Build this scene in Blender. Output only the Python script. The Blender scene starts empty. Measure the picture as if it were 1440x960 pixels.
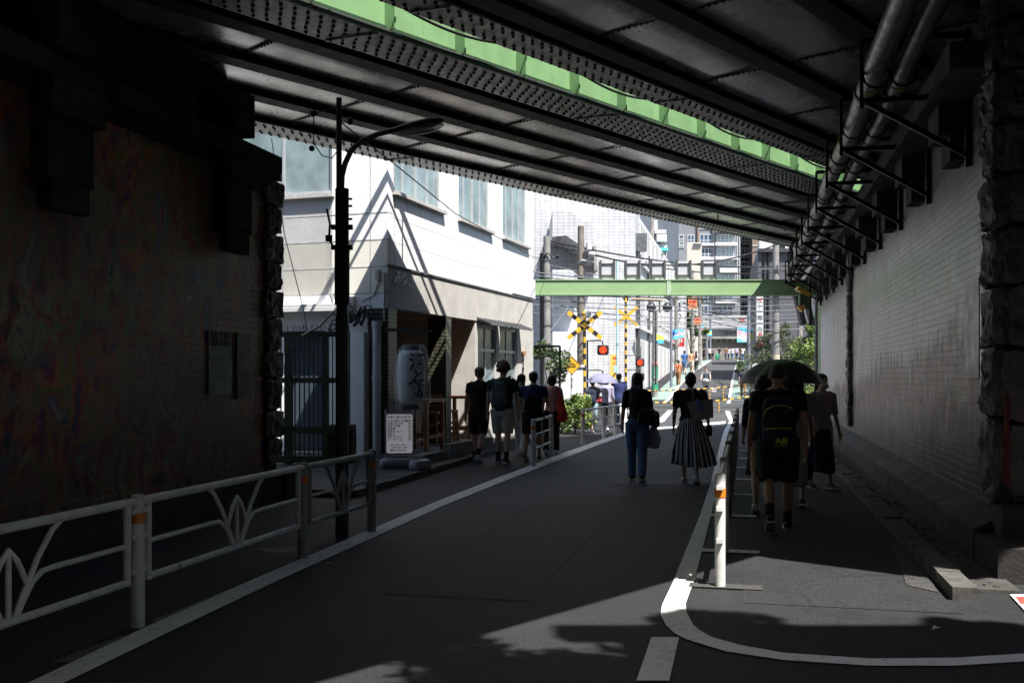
import bpy, math, random
from mathutils import Vector, Matrix, noise
random.seed(7)
sc = bpy.context.scene
R_ = math.radians
# ---------------------------------------------------------------- camera
F = 1400.0                                   # focal length in photo pixels (1440 wide): 35 mm
cam_d = bpy.data.cameras.new('camera'); cam = bpy.data.objects.new('camera', cam_d)
sc.collection.objects.link(cam)
cam_d.sensor_width = 36; cam_d.lens = F/1440*36
cam.location = (0, 0, 1.6); cam.rotation_euler = (R_(90), 0, 0)
cam_d.shift_y = 48/1440
cam_d.clip_start = .05; cam_d.clip_end = 900
cam_d.dof.use_dof = False
sc.camera = cam
# ---------------------------------------------------------------- light
SUN = Vector((.30, -.45, 1)).normalized()
EL = math.asin(SUN.z)
w = bpy.data.worlds.new('World'); sc.world = w; w.use_nodes = True
nt = w.node_tree; bg = nt.nodes['Background']
sky = nt.nodes.new('ShaderNodeTexSky'); sky.sky_type = 'NISHITA'; sky.sun_disc = False
sky.sun_elevation = EL; sky.sun_rotation = math.atan2(SUN.x, SUN.y)
sky.air_density = 1.2; sky.dust_density = 1.5
nt.links.new(sky.outputs[0], bg.inputs[0]); bg.inputs[1].default_value = .085
sl = bpy.data.lights.new('sun', 'SUN'); sl.energy = 5.0; sl.angle = R_(.53); sl.color = (1, .96, .9)
so = bpy.data.objects.new('sun', sl); sc.collection.objects.link(so)
so.rotation_euler = SUN.to_track_quat('Z', 'Y').to_euler(); so.location = (0, 0, 40)
sc.view_settings.view_transform = 'Standard'; sc.view_settings.look = 'None'
sc.view_settings.gamma = 1; sc.view_settings.use_curve_mapping = False
sc.view_settings.exposure = 1.15
sc.cycles.max_bounces = 8; sc.cycles.diffuse_bounces = 5; sc.cycles.transparent_max_bounces = 12
sc.cycles.use_denoising = True
# ---------------------------------------------------------------- frames
RD = Vector((.2287, .9735, 0)); RQ = Vector((.9735, -.2287, 0))      # along / across the road
BD = Vector((.660, .751, 0)); BN = Vector((-.751, .660, 0))          # along / across the bridge
ROADZ = -math.atan2(.2287, .9735)                                    # rotation that turns +Y onto the road
def RP(s, t, z=0): return RD*s + RQ*t + Vector((0, 0, z))
def BP(a, p, z=0): return BD*a + BN*p + Vector((0, 0, z))
def G(u, v, z=0):
    Y = (1.6-z)*F/(v-528); return Vector(((u-720)/F*Y, Y, z))
def P(u, v, Y): return Vector(((u-720)/F*Y, Y, 1.6+(528-v)/F*Y))
def U(u, Y, z=0): return Vector(((u-720)/F*Y, Y, z))
# ---------------------------------------------------------------- mesh building
class MB:
    def __init__(s): s.v = []; s.f = []; s.m = []; s.cur = 0; s.smooth = set()
    def mat(s, i): s.cur = i; return s
    def _add(s, vs, fs, smooth=False):
        b = len(s.v); s.v += [Vector(x) for x in vs]
        for f in fs:
            if smooth: s.smooth.add(len(s.f))
            s.f.append([b+i for i in f]); s.m.append(s.cur)
        return s
    def box(s, c, d, rz=0, M=None):
        x, y, z = d[0]/2, d[1]/2, d[2]/2
        vs = [Vector((i*x, j*y, k*z)) for i in (-1, 1) for j in (-1, 1) for k in (-1, 1)]
        Rm = M or Matrix.Rotation(rz, 3, 'Z')
        vs = [Rm@q+Vector(c) for q in vs]
        return s._add(vs, [(0,1,3,2),(4,6,7,5),(0,4,5,1),(2,3,7,6),(0,2,6,4),(1,5,7,3)])
    def bar(s, a, b, w_, h_, up=(0, 0, 1)):
        a = Vector(a); b = Vector(b); d = (b-a); L = d.length
        if L < 1e-6: return s
        y = d/L; up = Vector(up)
        x = y.cross(up)
        if x.length < 1e-4: x = y.cross(Vector((1, 0, 0)))
        x.normalize(); z = x.cross(y)
        M = Matrix((x, y, z)).transposed()
        return s.box((a+b)/2, (w_, L, h_), M=M)
    def tube(s, pts, r, n=8, cap=True, smooth=True):
        pts = [Vector(p) for p in pts]; k = len(pts)
        rs = r if isinstance(r, (list, tuple)) else [r]*k
        vs = []; px = None
        for i, p in enumerate(pts):
            d = (pts[min(i+1, k-1)]-pts[max(i-1, 0)])
            d = d.normalized() if d.length > 1e-9 else Vector((0, 0, 1))
            if px is None:
                px = d.cross(Vector((0, 0, 1)))
                if px.length < .05: px = d.cross(Vector((1, 0, 0)))
            px = (px-d*px.dot(d))
            if px.length < 1e-6: px = d.orthogonal()
            px.normalize(); py = d.cross(px)
            rr = rs[i]; ra, rb = rr if isinstance(rr, tuple) else (rr, rr)
            for j in range(n):
                a = 2*math.pi*j/n
                vs.append(p+px*(math.cos(a)*ra)+py*(math.sin(a)*rb))
        fs = [(i*n+j, i*n+(j+1) % n, (i+1)*n+(j+1) % n, (i+1)*n+j) for i in range(k-1) for j in range(n)]
        s._add(vs, fs, smooth)
        if cap:
            s._add(vs[:n], [tuple(reversed(range(n)))]); s._add(vs[(k-1)*n:], [tuple(range(n))])
        return s
    def stripes(s, pts, r, n=8):
        """one connected tube whose rings alternate between material 0 and 1"""
        f0 = len(s.f); s.tube(pts, r, n); k = len(pts)-1
        for i in range(k):
            for j in range(n): s.m[f0+i*n+j] = i % 2
        return s
    def cyl(s, a, b, r, n=12, r2=None): return s.tube([a, b], [r, r if r2 is None else r2], n)
    def ell(s, c, r, n=14, m=9, M=None, e=1.0):
        c = Vector(c); vs = []; fs = []
        sg = lambda x: math.copysign(abs(x)**e, x)
        for i in range(m+1):
            t = math.pi*i/m
            for j in range(n):
                a = 2*math.pi*j/n
                q = Vector((sg(math.cos(a))*sg(math.sin(t))*r[0], sg(math.sin(a))*sg(math.sin(t))*r[1], sg(math.cos(t))*r[2]))
                vs.append((M@q if M else q)+c)
        for i in range(m):
            for j in range(n):
                fs.append((i*n+j, (i+1)*n+j, (i+1)*n+(j+1) % n, i*n+(j+1) % n))
        return s._add(vs, fs, True)
    def rings(s, rg, n=20, cap=True, e=1.0, smooth=True):
        """rg: list of (cx,cy,z,rx,ry)"""
        vs = []; sg = lambda x: math.copysign(abs(x)**e, x)
        for (cx, cy, z, rx, ry) in rg:
            for j in range(n):
                a = 2*math.pi*j/n
                vs.append((cx+sg(math.cos(a))*rx, cy+sg(math.sin(a))*ry, z))
        k = len(rg)
        fs = [(i*n+j, i*n+(j+1) % n, (i+1)*n+(j+1) % n, (i+1)*n+j) for i in range(k-1) for j in range(n)]
        if cap: fs += [tuple(reversed(range(n))), tuple((k-1)*n+j for j in range(n))]
        return s._add(vs, fs, smooth)
    def prism(s, poly, z0, z1):
        n = len(poly); vs = [(p[0], p[1], z0) for p in poly]+[(p[0], p[1], z1) for p in poly]
        ar = sum(poly[i][0]*poly[(i+1) % n][1]-poly[(i+1) % n][0]*poly[i][1] for i in range(n))
        fs = [tuple(range(n-1, -1, -1)), tuple(range(n, 2*n))]+[(i, (i+1) % n, n+(i+1) % n, n+i) for i in range(n)]
        if ar < 0: fs = [tuple(reversed(f)) for f in fs]
        return s._add(vs, fs)
    def quad(s, *p): return s._add(p, [tuple(range(len(p)))])
    def strip(s, L, Rr):
        vs = list(L)+list(Rr); n = len(L)
        return s._add(vs, [(i, n+i, n+i+1, i+1) for i in range(n-1)])
    def rock(s, c, d, rz=0, amp=.03, seed=0, cuts=4, M=None):
        """rough-faced stone block: subdivided box, edges pulled in, faces roughened"""
        n = cuts; base = len(s.v); idx = {}; vs = []; fs = []
        Rm = M or Matrix.Rotation(rz, 3, 'Z'); c = Vector(c)
        def vid(i, j, k):
            key = (i, j, k)
            if key in idx: return idx[key]
            q = Vector(((i/n-.5)*d[0], (j/n-.5)*d[1], (k/n-.5)*d[2]))
            ex = sum(1 for a in (i, j, k) if a in (0, n))
            if ex >= 2:
                q = Vector((q.x*(1-.05*(i in (0, n))), q.y*(1-.05*(j in (0, n))), q.z*(1-.035*(k in (0, n)))))
            o = noise.noise_vector(q*7+Vector((seed*3.1, seed*1.7, seed)))*amp+noise.noise_vector(q*22+Vector((seed, 3, seed*.3)))*amp*.55
            q = q+o*(.35 if ex >= 2 else 1.0)
            if ex == 1: q = q*(1+.03)
            idx[key] = len(vs); vs.append(Rm@q+c); return idx[key]
        for a in range(n):
            for b in range(n):
                fs += [(vid(0,a,b),vid(0,a,b+1),vid(0,a+1,b+1),vid(0,a+1,b)), (vid(n,a,b),vid(n,a+1,b),vid(n,a+1,b+1),vid(n,a,b+1)),
                       (vid(a,0,b),vid(a+1,0,b),vid(a+1,0,b+1),vid(a,0,b+1)), (vid(a,n,b),vid(a,n,b+1),vid(a+1,n,b+1),vid(a+1,n,b)),
                       (vid(a,b,0),vid(a,b+1,0),vid(a+1,b+1,0),vid(a+1,b,0)), (vid(a,b,n),vid(a+1,b,n),vid(a+1,b+1,n),vid(a,b+1,n))]
        return s._add(vs, fs)
    def mesh(s, name):
        me = bpy.data.meshes.new(name)
        me.from_pydata([tuple(q) for q in s.v], [], s.f); me.update()
        if len(me.polygons) == len(s.f):
            me.polygons.foreach_set('material_index', s.m)
            me.polygons.foreach_set('use_smooth', [i in s.smooth for i in range(len(s.f))])
        return me
def obj(name, mb, mats, parent=None, loc=None, rz=0, world=False, label=None):
    """ONE mesh object.  world=True: the vertices are world coordinates, the parent's location is taken off."""
    if world and parent is not None:
        off = Vector(parent.location); mb.v = [q-off for q in mb.v]
    me = mb.mesh(name) if isinstance(mb, MB) else mb
    for m_ in (mats if isinstance(mats, (list, tuple)) else [mats]): me.materials.append(m_)
    o = bpy.data.objects.new(name, me); sc.collection.objects.link(o)
    if parent: o.parent = parent
    if loc is not None: o.location = loc
    o.rotation_euler[2] = rz
    if label: o['label'] = label
    return o
def thing(name, label, cat, loc=(0, 0, 0), rz=0, group=None):
    o = bpy.data.objects.new(name, None); sc.collection.objects.link(o); o.empty_display_size = .2
    o.location = loc; o.rotation_euler[2] = rz; o['label'] = label; o['category'] = cat
    if group: o['group'] = group
    return o
def tag(o, label, cat, group=None):
    o['label'] = label; o['category'] = cat
    if group: o['group'] = group
    return o
def struct(name, mb, mats, loc=None, rz=0):
    o = obj(name, mb, mats, None, loc, rz); o['kind'] = 'structure'; return o
def dup(root, loc, rz=None, label=None, group=None, scale=None):
    r = root.copy(); sc.collection.objects.link(r); r.location = loc
    if rz is not None: r.rotation_euler[2] = rz
    if scale: r.scale = scale
    if label: r['label'] = label
    if group: r['group'] = group
    for ch in list(root.children):
        c = ch.copy(); sc.collection.objects.link(c); c.parent = r
        for g in list(ch.children):
            d = g.copy(); sc.collection.objects.link(d); d.parent = c
    return r
TMP = bpy.data.scenes.new('scratch')
def dg_of():
    vl = TMP.view_layers[0]; vl.update(); return vl.depsgraph
def remeshed(mb, voxel, smooth=3, fold=0, fscale=9, seed=0):
    me = mb.mesh('t'); o = bpy.data.objects.new('t', me); TMP.collection.objects.link(o)
    md = o.modifiers.new('r', 'REMESH'); md.mode = 'VOXEL'; md.voxel_size = voxel; md.use_smooth_shade = True
    if smooth:
        ms = o.modifiers.new('s', 'SMOOTH'); ms.iterations = smooth; ms.factor = .5
    dg = dg_of()
    m2 = bpy.data.meshes.new_from_object(o.evaluated_get(dg)); bpy.data.objects.remove(o); bpy.data.meshes.remove(me)
    m2.materials.clear()
    if fold:
        nv = len(m2.vertices); co = [0.0]*(nv*3); no = [0.0]*(nv*3)
        m2.vertices.foreach_get('co', co); m2.vertices.foreach_get('normal', no)
        for i in range(nv):
            x, y, z = co[3*i:3*i+3]
            d = noise.noise((x*fscale*1.6+seed, y*fscale*1.6, z*fscale*.55))*fold+noise.noise((x*fscale*3+seed, y*fscale*3, z*fscale*2))*fold*.35
            co[3*i] += no[3*i]*d; co[3*i+1] += no[3*i+1]*d; co[3*i+2] += no[3*i+2]*d
        m2.vertices.foreach_set('co', co); m2.update()
    m2.polygons.foreach_set('use_smooth', [True]*len(m2.polygons))
    return m2
def text_mesh(body, size, extrude=.002, align='CENTER', shear=0, bold=0):
    cu = bpy.data.curves.new('t', 'FONT'); cu.body = body; cu.size = size; cu.extrude = extrude
    cu.align_x = align; cu.align_y = 'CENTER'; cu.shear = shear; cu.offset = bold; cu.resolution_u = 3
    o = bpy.data.objects.new('t', cu); TMP.collection.objects.link(o)
    dg = dg_of()
    m2 = bpy.data.meshes.new_from_object(o.evaluated_get(dg)); bpy.data.objects.remove(o)
    m2.materials.clear()
    return m2
def text(body, size, m_, parent, loc, rz=0, tilt=90, align='CENTER', shear=0, name='lettering', extrude=.002, bold=0, sx=1):
    me = text_mesh(body, size, extrude, align, shear, bold); me.materials.append(m_)
    o = bpy.data.objects.new(name, me); sc.collection.objects.link(o)
    o.parent = parent; o.location = loc; o.rotation_euler = (R_(tilt), 0, rz); o.scale = (sx, 1, 1)
    return o
# ---------------------------------------------------------------- materials
ORD = 'nearest second third fourth fifth sixth seventh eighth ninth farthest'.split()
MATS = {}
class NB_:
    def __init__(s, m_): s.t = m_.node_tree; s.n = s.t.nodes; s.l = s.t.links
    def new(s, ty, **k):
        n = s.n.new(ty)
        for a, b in k.items(): setattr(n, a, b)
        return n
    def link(s, a, b): s.l.new(a, b)
    def coord(s, scale=(1, 1, 1)):
        tc = s.new('ShaderNodeTexCoord'); mp = s.new('ShaderNodeMapping'); mp.inputs['Scale'].default_value = scale
        s.link(tc.outputs['Object'], mp.inputs[0]); return mp.outputs[0]
    def noise(s, vec, scale, detail=5, rough=.55, dist=0):
        n = s.new('ShaderNodeTexNoise'); n.inputs['Scale'].default_value = scale; n.inputs['Detail'].default_value = detail
        n.inputs['Roughness'].default_value = rough; n.inputs['Distortion'].default_value = dist
        s.link(vec, n.inputs['Vector']); return n.outputs['Fac']
    def ramp(s, fac, stops, interp='LINEAR'):
        r = s.new('ShaderNodeValToRGB'); e = r.color_ramp.elements; r.color_ramp.interpolation = interp
        e[0].position = stops[0][0]; e[0].color = (*stops[0][1], 1); e[1].position = stops[-1][0]; e[1].color = (*stops[-1][1], 1)
        for p_, c in stops[1:-1]: x = e.new(p_); x.color = (*c, 1)
        s.link(fac, r.inputs[0]); return r.outputs[0]
    def mix(s, fac, a, b, mode='MIX'):
        m_ = s.new('ShaderNodeMix', data_type='RGBA', blend_type=mode)
        for sock, val in ((m_.inputs[0], fac), (m_.inputs[6], a), (m_.inputs[7], b)):
            if isinstance(val, (int, float)): sock.default_value = val
            elif isinstance(val, tuple): sock.default_value = (*val, 1)
            else: s.link(val, sock)
        return m_.outputs[2]
    def math(s, op, a, b=0, clamp=False):
        m_ = s.new('ShaderNodeMath', operation=op, use_clamp=clamp)
        for sock, val in ((m_.inputs[0], a), (m_.inputs[1], b)):
            if isinstance(val, (int, float)): sock.default_value = val
            else: s.link(val, sock)
        return m_.outputs[0]
    def bump(s, h, strength, dist=.01, chain=None):
        b = s.new('ShaderNodeBump'); b.inputs['Strength'].default_value = strength; b.inputs['Distance'].default_value = dist
        s.link(h, b.inputs['Height'])
        if chain: s.link(chain, b.inputs['Normal'])
        return b.outputs[0]
def newmat(name):
    m_ = bpy.data.materials.new(name); m_.use_nodes = True
    return m_, NB_(m_), m_.node_tree.nodes['Principled BSDF']
def mat(name, col, rough=.6, metal=0, var=.25, vs=6, bump=0, bs=60, emit=0, alpha=1, coat=0, dirt=None):
    if name in MATS: return MATS[name]
    m_, N, b = newmat(name); MATS[name] = m_
    vec = N.coord()
    f1 = N.noise(vec, vs, 6, .6)
    c2 = tuple(max(0, c*(1-var*1.6)) for c in col); c1 = tuple(min(1, c*(1+var*.4)) for c in col)
    cc = N.ramp(f1, [(.3, c2), (.62, c1)])
    if dirt:
        f2 = N.noise(N.coord((1, 1, .25)), dirt[1], 7, .7)
        k = N.ramp(f2, [(dirt[2], (0, 0, 0)), (dirt[2]+.12, (1, 1, 1))])
        cc = N.mix(k, cc, dirt[0])
    N.link(cc, b.inputs['Base Color'])
    rr = N.ramp(f1, [(.3, (min(1, rough+.1),)*3), (.7, (max(.02, rough-.08),)*3)])
    N.link(rr, b.inputs['Roughness'])
    b.inputs['Metallic'].default_value = metal; b.inputs['Alpha'].default_value = alpha
    b.inputs['Coat Weight'].default_value = coat
    if emit:
        b.inputs['Emission Color'].default_value = (*col, 1); b.inputs['Emission Strength'].default_value = emit
    if bump: N.link(N.bump(N.noise(vec, bs, 4), bump, .01), b.inputs['Normal'])
    return m_
# ================================================================ MATERIALS OF THE SETTING
def m_asphalt(name, a, b_, patch=.0, rough=.72):
    m_, N, b = newmat(name); v = N.coord()
    big = N.noise(v, .6, 6, .6); fine = N.noise(v, 70, 3, .7); mid = N.noise(v, 9, 5, .65)
    c = N.ramp(big, [(.3, a), (.7, b_)])
    c = N.mix(N.math('MULTIPLY', N.ramp(mid, [(.4, (0, 0, 0)), (.75, (1, 1, 1))]), .35), c, tuple(x*.55 for x in a))
    sp = N.ramp(fine, [(.55, (0, 0, 0)), (.68, (1, 1, 1))])
    c = N.mix(N.math('MULTIPLY', sp, .6), c, tuple(min(1, x*3.6) for x in b_))
    dk = N.ramp(fine, [(.32, (1, 1, 1)), (.45, (0, 0, 0))])
    c = N.mix(N.math('MULTIPLY', dk, .7), c, (.004, .004, .004))
    st = N.ramp(N.noise(v, 1.1, 6, .75), [(.54, (0, 0, 0)), (.60, (1, 1, 1))])
    c = N.mix(N.math('MULTIPLY', st, .35), c, tuple(x*.5 for x in a))
    vor = N.new('ShaderNodeTexVoronoi', feature='DISTANCE_TO_EDGE'); vor.inputs['Scale'].default_value = .33
    dv = N.new('ShaderNodeVectorMath', operation='ADD'); N.link(v, dv.inputs[0])
    nn = N.new('ShaderNodeTexNoise'); nn.inputs['Scale'].default_value = 1.5; N.link(v, nn.inputs['Vector'])
    N.link(nn.outputs['Color'], dv.inputs[1]); N.link(dv.outputs[0], vor.inputs['Vector'])
    cr = N.ramp(vor.outputs['Distance'], [(.0, (1, 1, 1)), (.006, (0, 0, 0))])
    c = N.mix(N.math('MULTIPLY', cr, .6), c, (.008, .008, .008))
    N.link(c, b.inputs['Base Color']); b.inputs['Roughness'].default_value = rough
    b.inputs['Specular IOR Level'].default_value = .4
    N.link(N.bump(N.math('ADD', fine, N.math('MULTIPLY', N.noise(v, 45, 3, .6), .8)), .6, .008), b.inputs['Normal'])
    return m_
ASPH = m_asphalt('asphalt', (.015, .016, .0185), (.027, .0285, .031))
ASPH2 = m_asphalt('footway_asphalt', (.020, .020, .0215), (.029, .029, .031))
ASPH3 = m_asphalt('pale_asphalt', (.045, .045, .045), (.065, .064, .06))
def m_paint(name, col, wear=.52):
    m_, N, b = newmat(name); v = N.coord()
    f = N.noise(v, 14, 8, .7); g = N.noise(v, 1.7, 4, .6)
    wv = N.ramp(N.math('ADD', f, N.math('MULTIPLY', g, .35)), [(wear, (0, 0, 0)), (wear+.06, (1, 1, 1))])
    fine = N.noise(v, 90, 3, .5)
    c = N.mix(wv, tuple(x*.62 for x in col), N.mix(fine, tuple(x*.8 for x in col), col))
    N.link(c, b.inputs['Base Color']); b.inputs['Roughness'].default_value = .7
    N.link(N.bump(N.noise(v, 120, 2), .4, .004), b.inputs['Normal'])
    return m_
LINE = m_paint('road_paint', (.84, .84, .82), .56)
OLDLINE = m_paint('worn_road_paint', (.16, .16, .155), .62)
GREENP = m_paint('green_road_paint', (.22, .31, .27), .5)
def m_brickwall(name, kind):
    m_, N, b = newmat(name)
    tc = N.new('ShaderNodeTexCoord'); sp = N.new('ShaderNodeSeparateXYZ'); N.link(tc.outputs['Object'], sp.inputs[0])
    cb = N.new('ShaderNodeCombineXYZ'); N.link(sp.outputs[0], cb.inputs[0]); N.link(sp.outputs[2], cb.inputs[1])
    v = cb.outputs[0]; x, z = sp.outputs[0], sp.outputs[2]
    br = N.new('ShaderNodeTexBrick'); N.link(v, br.inputs['Vector'])
    br.inputs['Scale'].default_value = 1; br.inputs['Brick Width'].default_value = .23; br.inputs['Row Height'].default_value = .078
    br.inputs['Mortar Size'].default_value = .006; br.inputs['Mortar Smooth'].default_value = .4
    br.inputs['Color1'].default_value = (1, 1, 1, 1); br.inputs['Color2'].default_value = (.86, .86, .86, 1); br.inputs['Mortar'].default_value = (.5, .5, .5, 1) if kind == 'R' else (.8, .8, .8, 1)
    # mural paint: streaky patches of many dull colours
    wv = N.new('ShaderNodeMapping'); wv.inputs['Scale'].default_value = (1, .55, 1); N.link(v, wv.inputs[0])
    n1 = N.noise(wv.outputs[0], 2.4, 5, .6, 1.0); n2 = N.noise(wv.outputs[0], 4.5, 5, .6, 1.2); n3 = N.noise(v, .7, 3, .5, .6)
    if kind == 'L':
        pal = [(.36, (.03, .07, .18)), (.41, (.16, .04, .18)), (.45, (.50, .07, .05)), (.49, (.62, .26, .06)), (.53, (.10, .26, .09)), (.57, (.55, .12, .09)), (.62, (.07, .18, .30)), (.68, (.60, .52, .35))]
        pal2 = [(.38, (.04, .03, .03)), (.45, (.52, .10, .07)), (.51, (.14, .28, .13)), (.57, (.48, .34, .22)), (.66, (.03, .05, .12))]
        paint = N.mix(N.ramp(n3, [(.4, (0, 0, 0)), (.6, (1, 1, 1))]), N.ramp(n1, pal), N.ramp(n2, pal2))
        paint = N.mix(.05, paint, (.03, .012, .01)); paint = N.mix(N.math('MULTIPLY', N.ramp(N.noise(v, .55, 4, .6), [(.42, (0, 0, 0)), (.58, (1, 1, 1))]), .5), paint, (.03, .015, .012))
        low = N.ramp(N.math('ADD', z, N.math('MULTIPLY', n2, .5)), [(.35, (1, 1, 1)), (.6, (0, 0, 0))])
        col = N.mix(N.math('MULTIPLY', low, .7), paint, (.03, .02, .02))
    else:
        pal = [(.36, (.02, .05, .07)), (.42, (.07, .06, .10)), (.46, (.24, .04, .03)), (.50, (.12, .10, .08)), (.54, (.04, .11, .05)), (.60, (.22, .07, .04)), (.66, (.05, .09, .13))]
        pal2 = [(.38, (.03, .04, .07)), (.46, (.20, .05, .03)), (.52, (.12, .11, .10)), (.58, (.04, .10, .06)), (.66, (.14, .08, .09))]
        paint = N.mix(N.ramp(n3, [(.4, (0, 0, 0)), (.6, (1, 1, 1))]), N.ramp(n1, pal), N.ramp(n2, pal2))
        vs_ = N.new('ShaderNodeMapping'); vs_.inputs['Scale'].default_value = (7, .25, 1); N.link(v, vs_.inputs[0])
        stre = N.noise(vs_.outputs[0], 1, 5, .6); s2 = N.noise(v, .28, 3, .6)
        # white overpaint above a ragged edge; x runs from the near corner (0) to the far end (23)
        edge = N.math('ADD', N.math('ADD', z, N.math('MULTIPLY', stre, .9)), N.math('MULTIPLY', s2, 1.6))
        far = N.math('MULTIPLY', x, .055)
        e2 = N.math('ADD', edge, far)
        up = N.ramp(N.math('MULTIPLY', e2, .2), [(.655, (0, 0, 0)), (.70, (1, 1, 1))])
        white = N.mix(N.ramp(n2, [(.35, (0, 0, 0)), (.65, (1, 1, 1))]), (.50, .50, .51), (.68, .68, .68))
        red = N.ramp(N.noise(wv.outputs[0], .8, 4, .7, 1.5), [(.50, (0, 0, 0)), (.60, (1, 1, 1))])
        white = N.mix(N.math('MULTIPLY', red, .5), white, (.52, .26, .22))
        gband = N.math('MULTIPLY', N.ramp(N.math('MULTIPLY', z, .2), [(.52, (0, 0, 0)), (.60, (1, 1, 1)), (.66, (0, 0, 0))]), N.ramp(N.math('MULTIPLY', x, .04), [(.05, (1, 1, 1)), (.75, (.15,)*3)]))
        white = N.mix(N.math('MULTIPLY', gband, .55), white, (.16, .30, .16))
        paint = N.mix(1.0, N.mix(.2, paint, (.012, .012, .014)), (.95, .62, .55), 'MULTIPLY'); col = N.mix(up, paint, white)
        drip = N.ramp(stre, [(.60, (0, 0, 0)), (.70, (1, 1, 1))])
        col = N.mix(N.math('MULTIPLY', drip, .45), col, (.10, .09, .10))
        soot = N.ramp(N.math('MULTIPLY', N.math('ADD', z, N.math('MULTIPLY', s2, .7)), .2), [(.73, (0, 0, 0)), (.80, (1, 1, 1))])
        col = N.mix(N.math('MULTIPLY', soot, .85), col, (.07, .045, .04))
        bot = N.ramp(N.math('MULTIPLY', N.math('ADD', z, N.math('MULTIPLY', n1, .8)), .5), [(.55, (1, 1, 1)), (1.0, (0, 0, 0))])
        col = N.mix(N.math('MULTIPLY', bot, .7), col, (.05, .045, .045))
    col = N.mix(1.0, col, br.outputs['Color'], 'MULTIPLY')
    N.link(col, b.inputs['Base Color'])
    N.link(N.ramp(n2, [(.3, (.30,)*3), (.7, (.5,)*3)]), b.inputs['Roughness'])
    fine = N.noise(v, 40, 4, .6)
    nb = N.bump(N.math('SUBTRACT', 1, br.outputs['Fac']), .55, .008)
    N.link(N.bump(fine, .35, .006, nb), b.inputs['Normal'])
    return m_
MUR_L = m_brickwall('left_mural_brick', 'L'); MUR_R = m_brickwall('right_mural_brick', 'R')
STONE = mat('dark_stone', (.115, .105, .095), .6, 0, .35, 5, .6, 45)
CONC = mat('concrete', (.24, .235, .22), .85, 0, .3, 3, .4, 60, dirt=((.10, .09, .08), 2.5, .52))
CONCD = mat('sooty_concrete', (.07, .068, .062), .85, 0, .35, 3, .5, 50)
STONEK = mat('near_black_stone', (.022, .020, .018), .9, 0, .3, 4, .5, 40)  # near-black even tone for the left shelf and corbels
KERB = mat('kerb_stone', (.10, .097, .09), .8, 0, .35, 5, .5, 60)
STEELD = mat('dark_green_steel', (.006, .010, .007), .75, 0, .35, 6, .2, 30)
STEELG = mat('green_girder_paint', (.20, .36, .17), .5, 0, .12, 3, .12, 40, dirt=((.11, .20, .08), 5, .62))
STEELD2 = mat('shade_darkened_green_steel', (.035, .07, .035), .5, 0, .3, 6, .2, 30)  # darker copy of the girder green, shade put into the colour
FLANGE = mat('weathered_flange', (.50, .50, .47), .45, .2, .25, 8, .25, 30, dirt=((.14, .10, .07), 9, .62))
RIVET = mat('rivet_steel', (.012, .014, .012), .5, .2, .3, 20)
PANEL = mat('soffit_sheet', (.62, .61, .58), .27, .5, .14, 1.2, .04, 12, dirt=((.30, .24, .18), 1.5, .66))
GALV = mat('galvanised_pipe', (.22, .22, .22), .38, .8, .3, 6, .08, 20)
BLACKM = mat('black_metal', (.012, .012, .013), .4, .3, .3)
WIREM = mat('wire_rubber', (.02, .02, .022), .6)
def worn_white(name, col=(.62, .62, .60)):
    return mat(name, col, .42, 0, .12, 8, .08, 40, dirt=((.16, .13, .11), 7, .60))
RAILW = worn_white('rail_white_paint', (.70, .70, .67)); RAILG = mat('rail_grey_paint', (.36, .37, .35), .45, 0, .2, 9, .08, 40, dirt=((.12, .10, .08), 9, .6))
ORANGE = mat('orange_reflector', (.72, .22, .03), .4, 0, .15)
# ================================================================ GROUND, ROAD
def hz(s):
    pts = [(-60, 0), (46, 0), (55, .28), (62, .83), (78, 1.77), (124, 3.5), (200, 4.6), (420, 5)]
    for (a, za), (b_, zb) in zip(pts, pts[1:]):
        if s <= b_:
            k = (s-a)/(b_-a); return za+(zb-za)*k
    return 5.0
S_ = [-60, -20, 0, 10, 20, 30, 40, 46, 50, 55, 58, 62, 66, 70, 78, 86, 94, 104, 114, 124, 140, 160, 200, 420]
def sheet(name, t0, t1, dz, m_, ss=S_):
    b = MB(); f0 = t0 if callable(t0) else (lambda s: t0); f1 = t1 if callable(t1) else (lambda s: t1)
    b.strip([RP(s, f0(s), hz(s)+dz) for s in ss], [RP(s, f1(s), hz(s)+dz) for s in ss])
    return struct(name, b, m_)
def sub(a, b_, n=10):
    ss = [a+(b_-a)*i/n for i in range(n+1)]
    return sorted(set(ss+[s for s in S_ if a < s < b_]))
sheet('ground', -260, 260, 0, ASPH)
sheet('road', -5, 1.9, .003, m_asphalt('sunlit_tone_asphalt', (.045, .046, .048), (.065, .066, .068)), sub(31, 200))  # lighter asphalt colour stands in for sunlight on the far road
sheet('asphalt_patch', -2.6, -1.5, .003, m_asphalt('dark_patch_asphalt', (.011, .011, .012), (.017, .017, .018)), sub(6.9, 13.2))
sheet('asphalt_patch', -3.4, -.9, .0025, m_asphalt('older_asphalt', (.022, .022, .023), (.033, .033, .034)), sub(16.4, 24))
sheet('footway', -.02, 1.43, .004, ASPH2, sub(7.2, 31))
sheet('footway', -4.95, -3.8, .004, ASPH2, sub(-6, 45))
# far green cycle lanes and their white lines
sheet('green_lane', -5.1, -4.25, .008, GREENP, sub(55, 130))
sheet('green_lane', -.75, .15, .008, GREENP, sub(55, 130))
sheet('road_line', -4.22, -4.05, .012, LINE, sub(53, 130))
sheet('road_line', -.95, -.78, .012, LINE, sub(52, 130))
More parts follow.
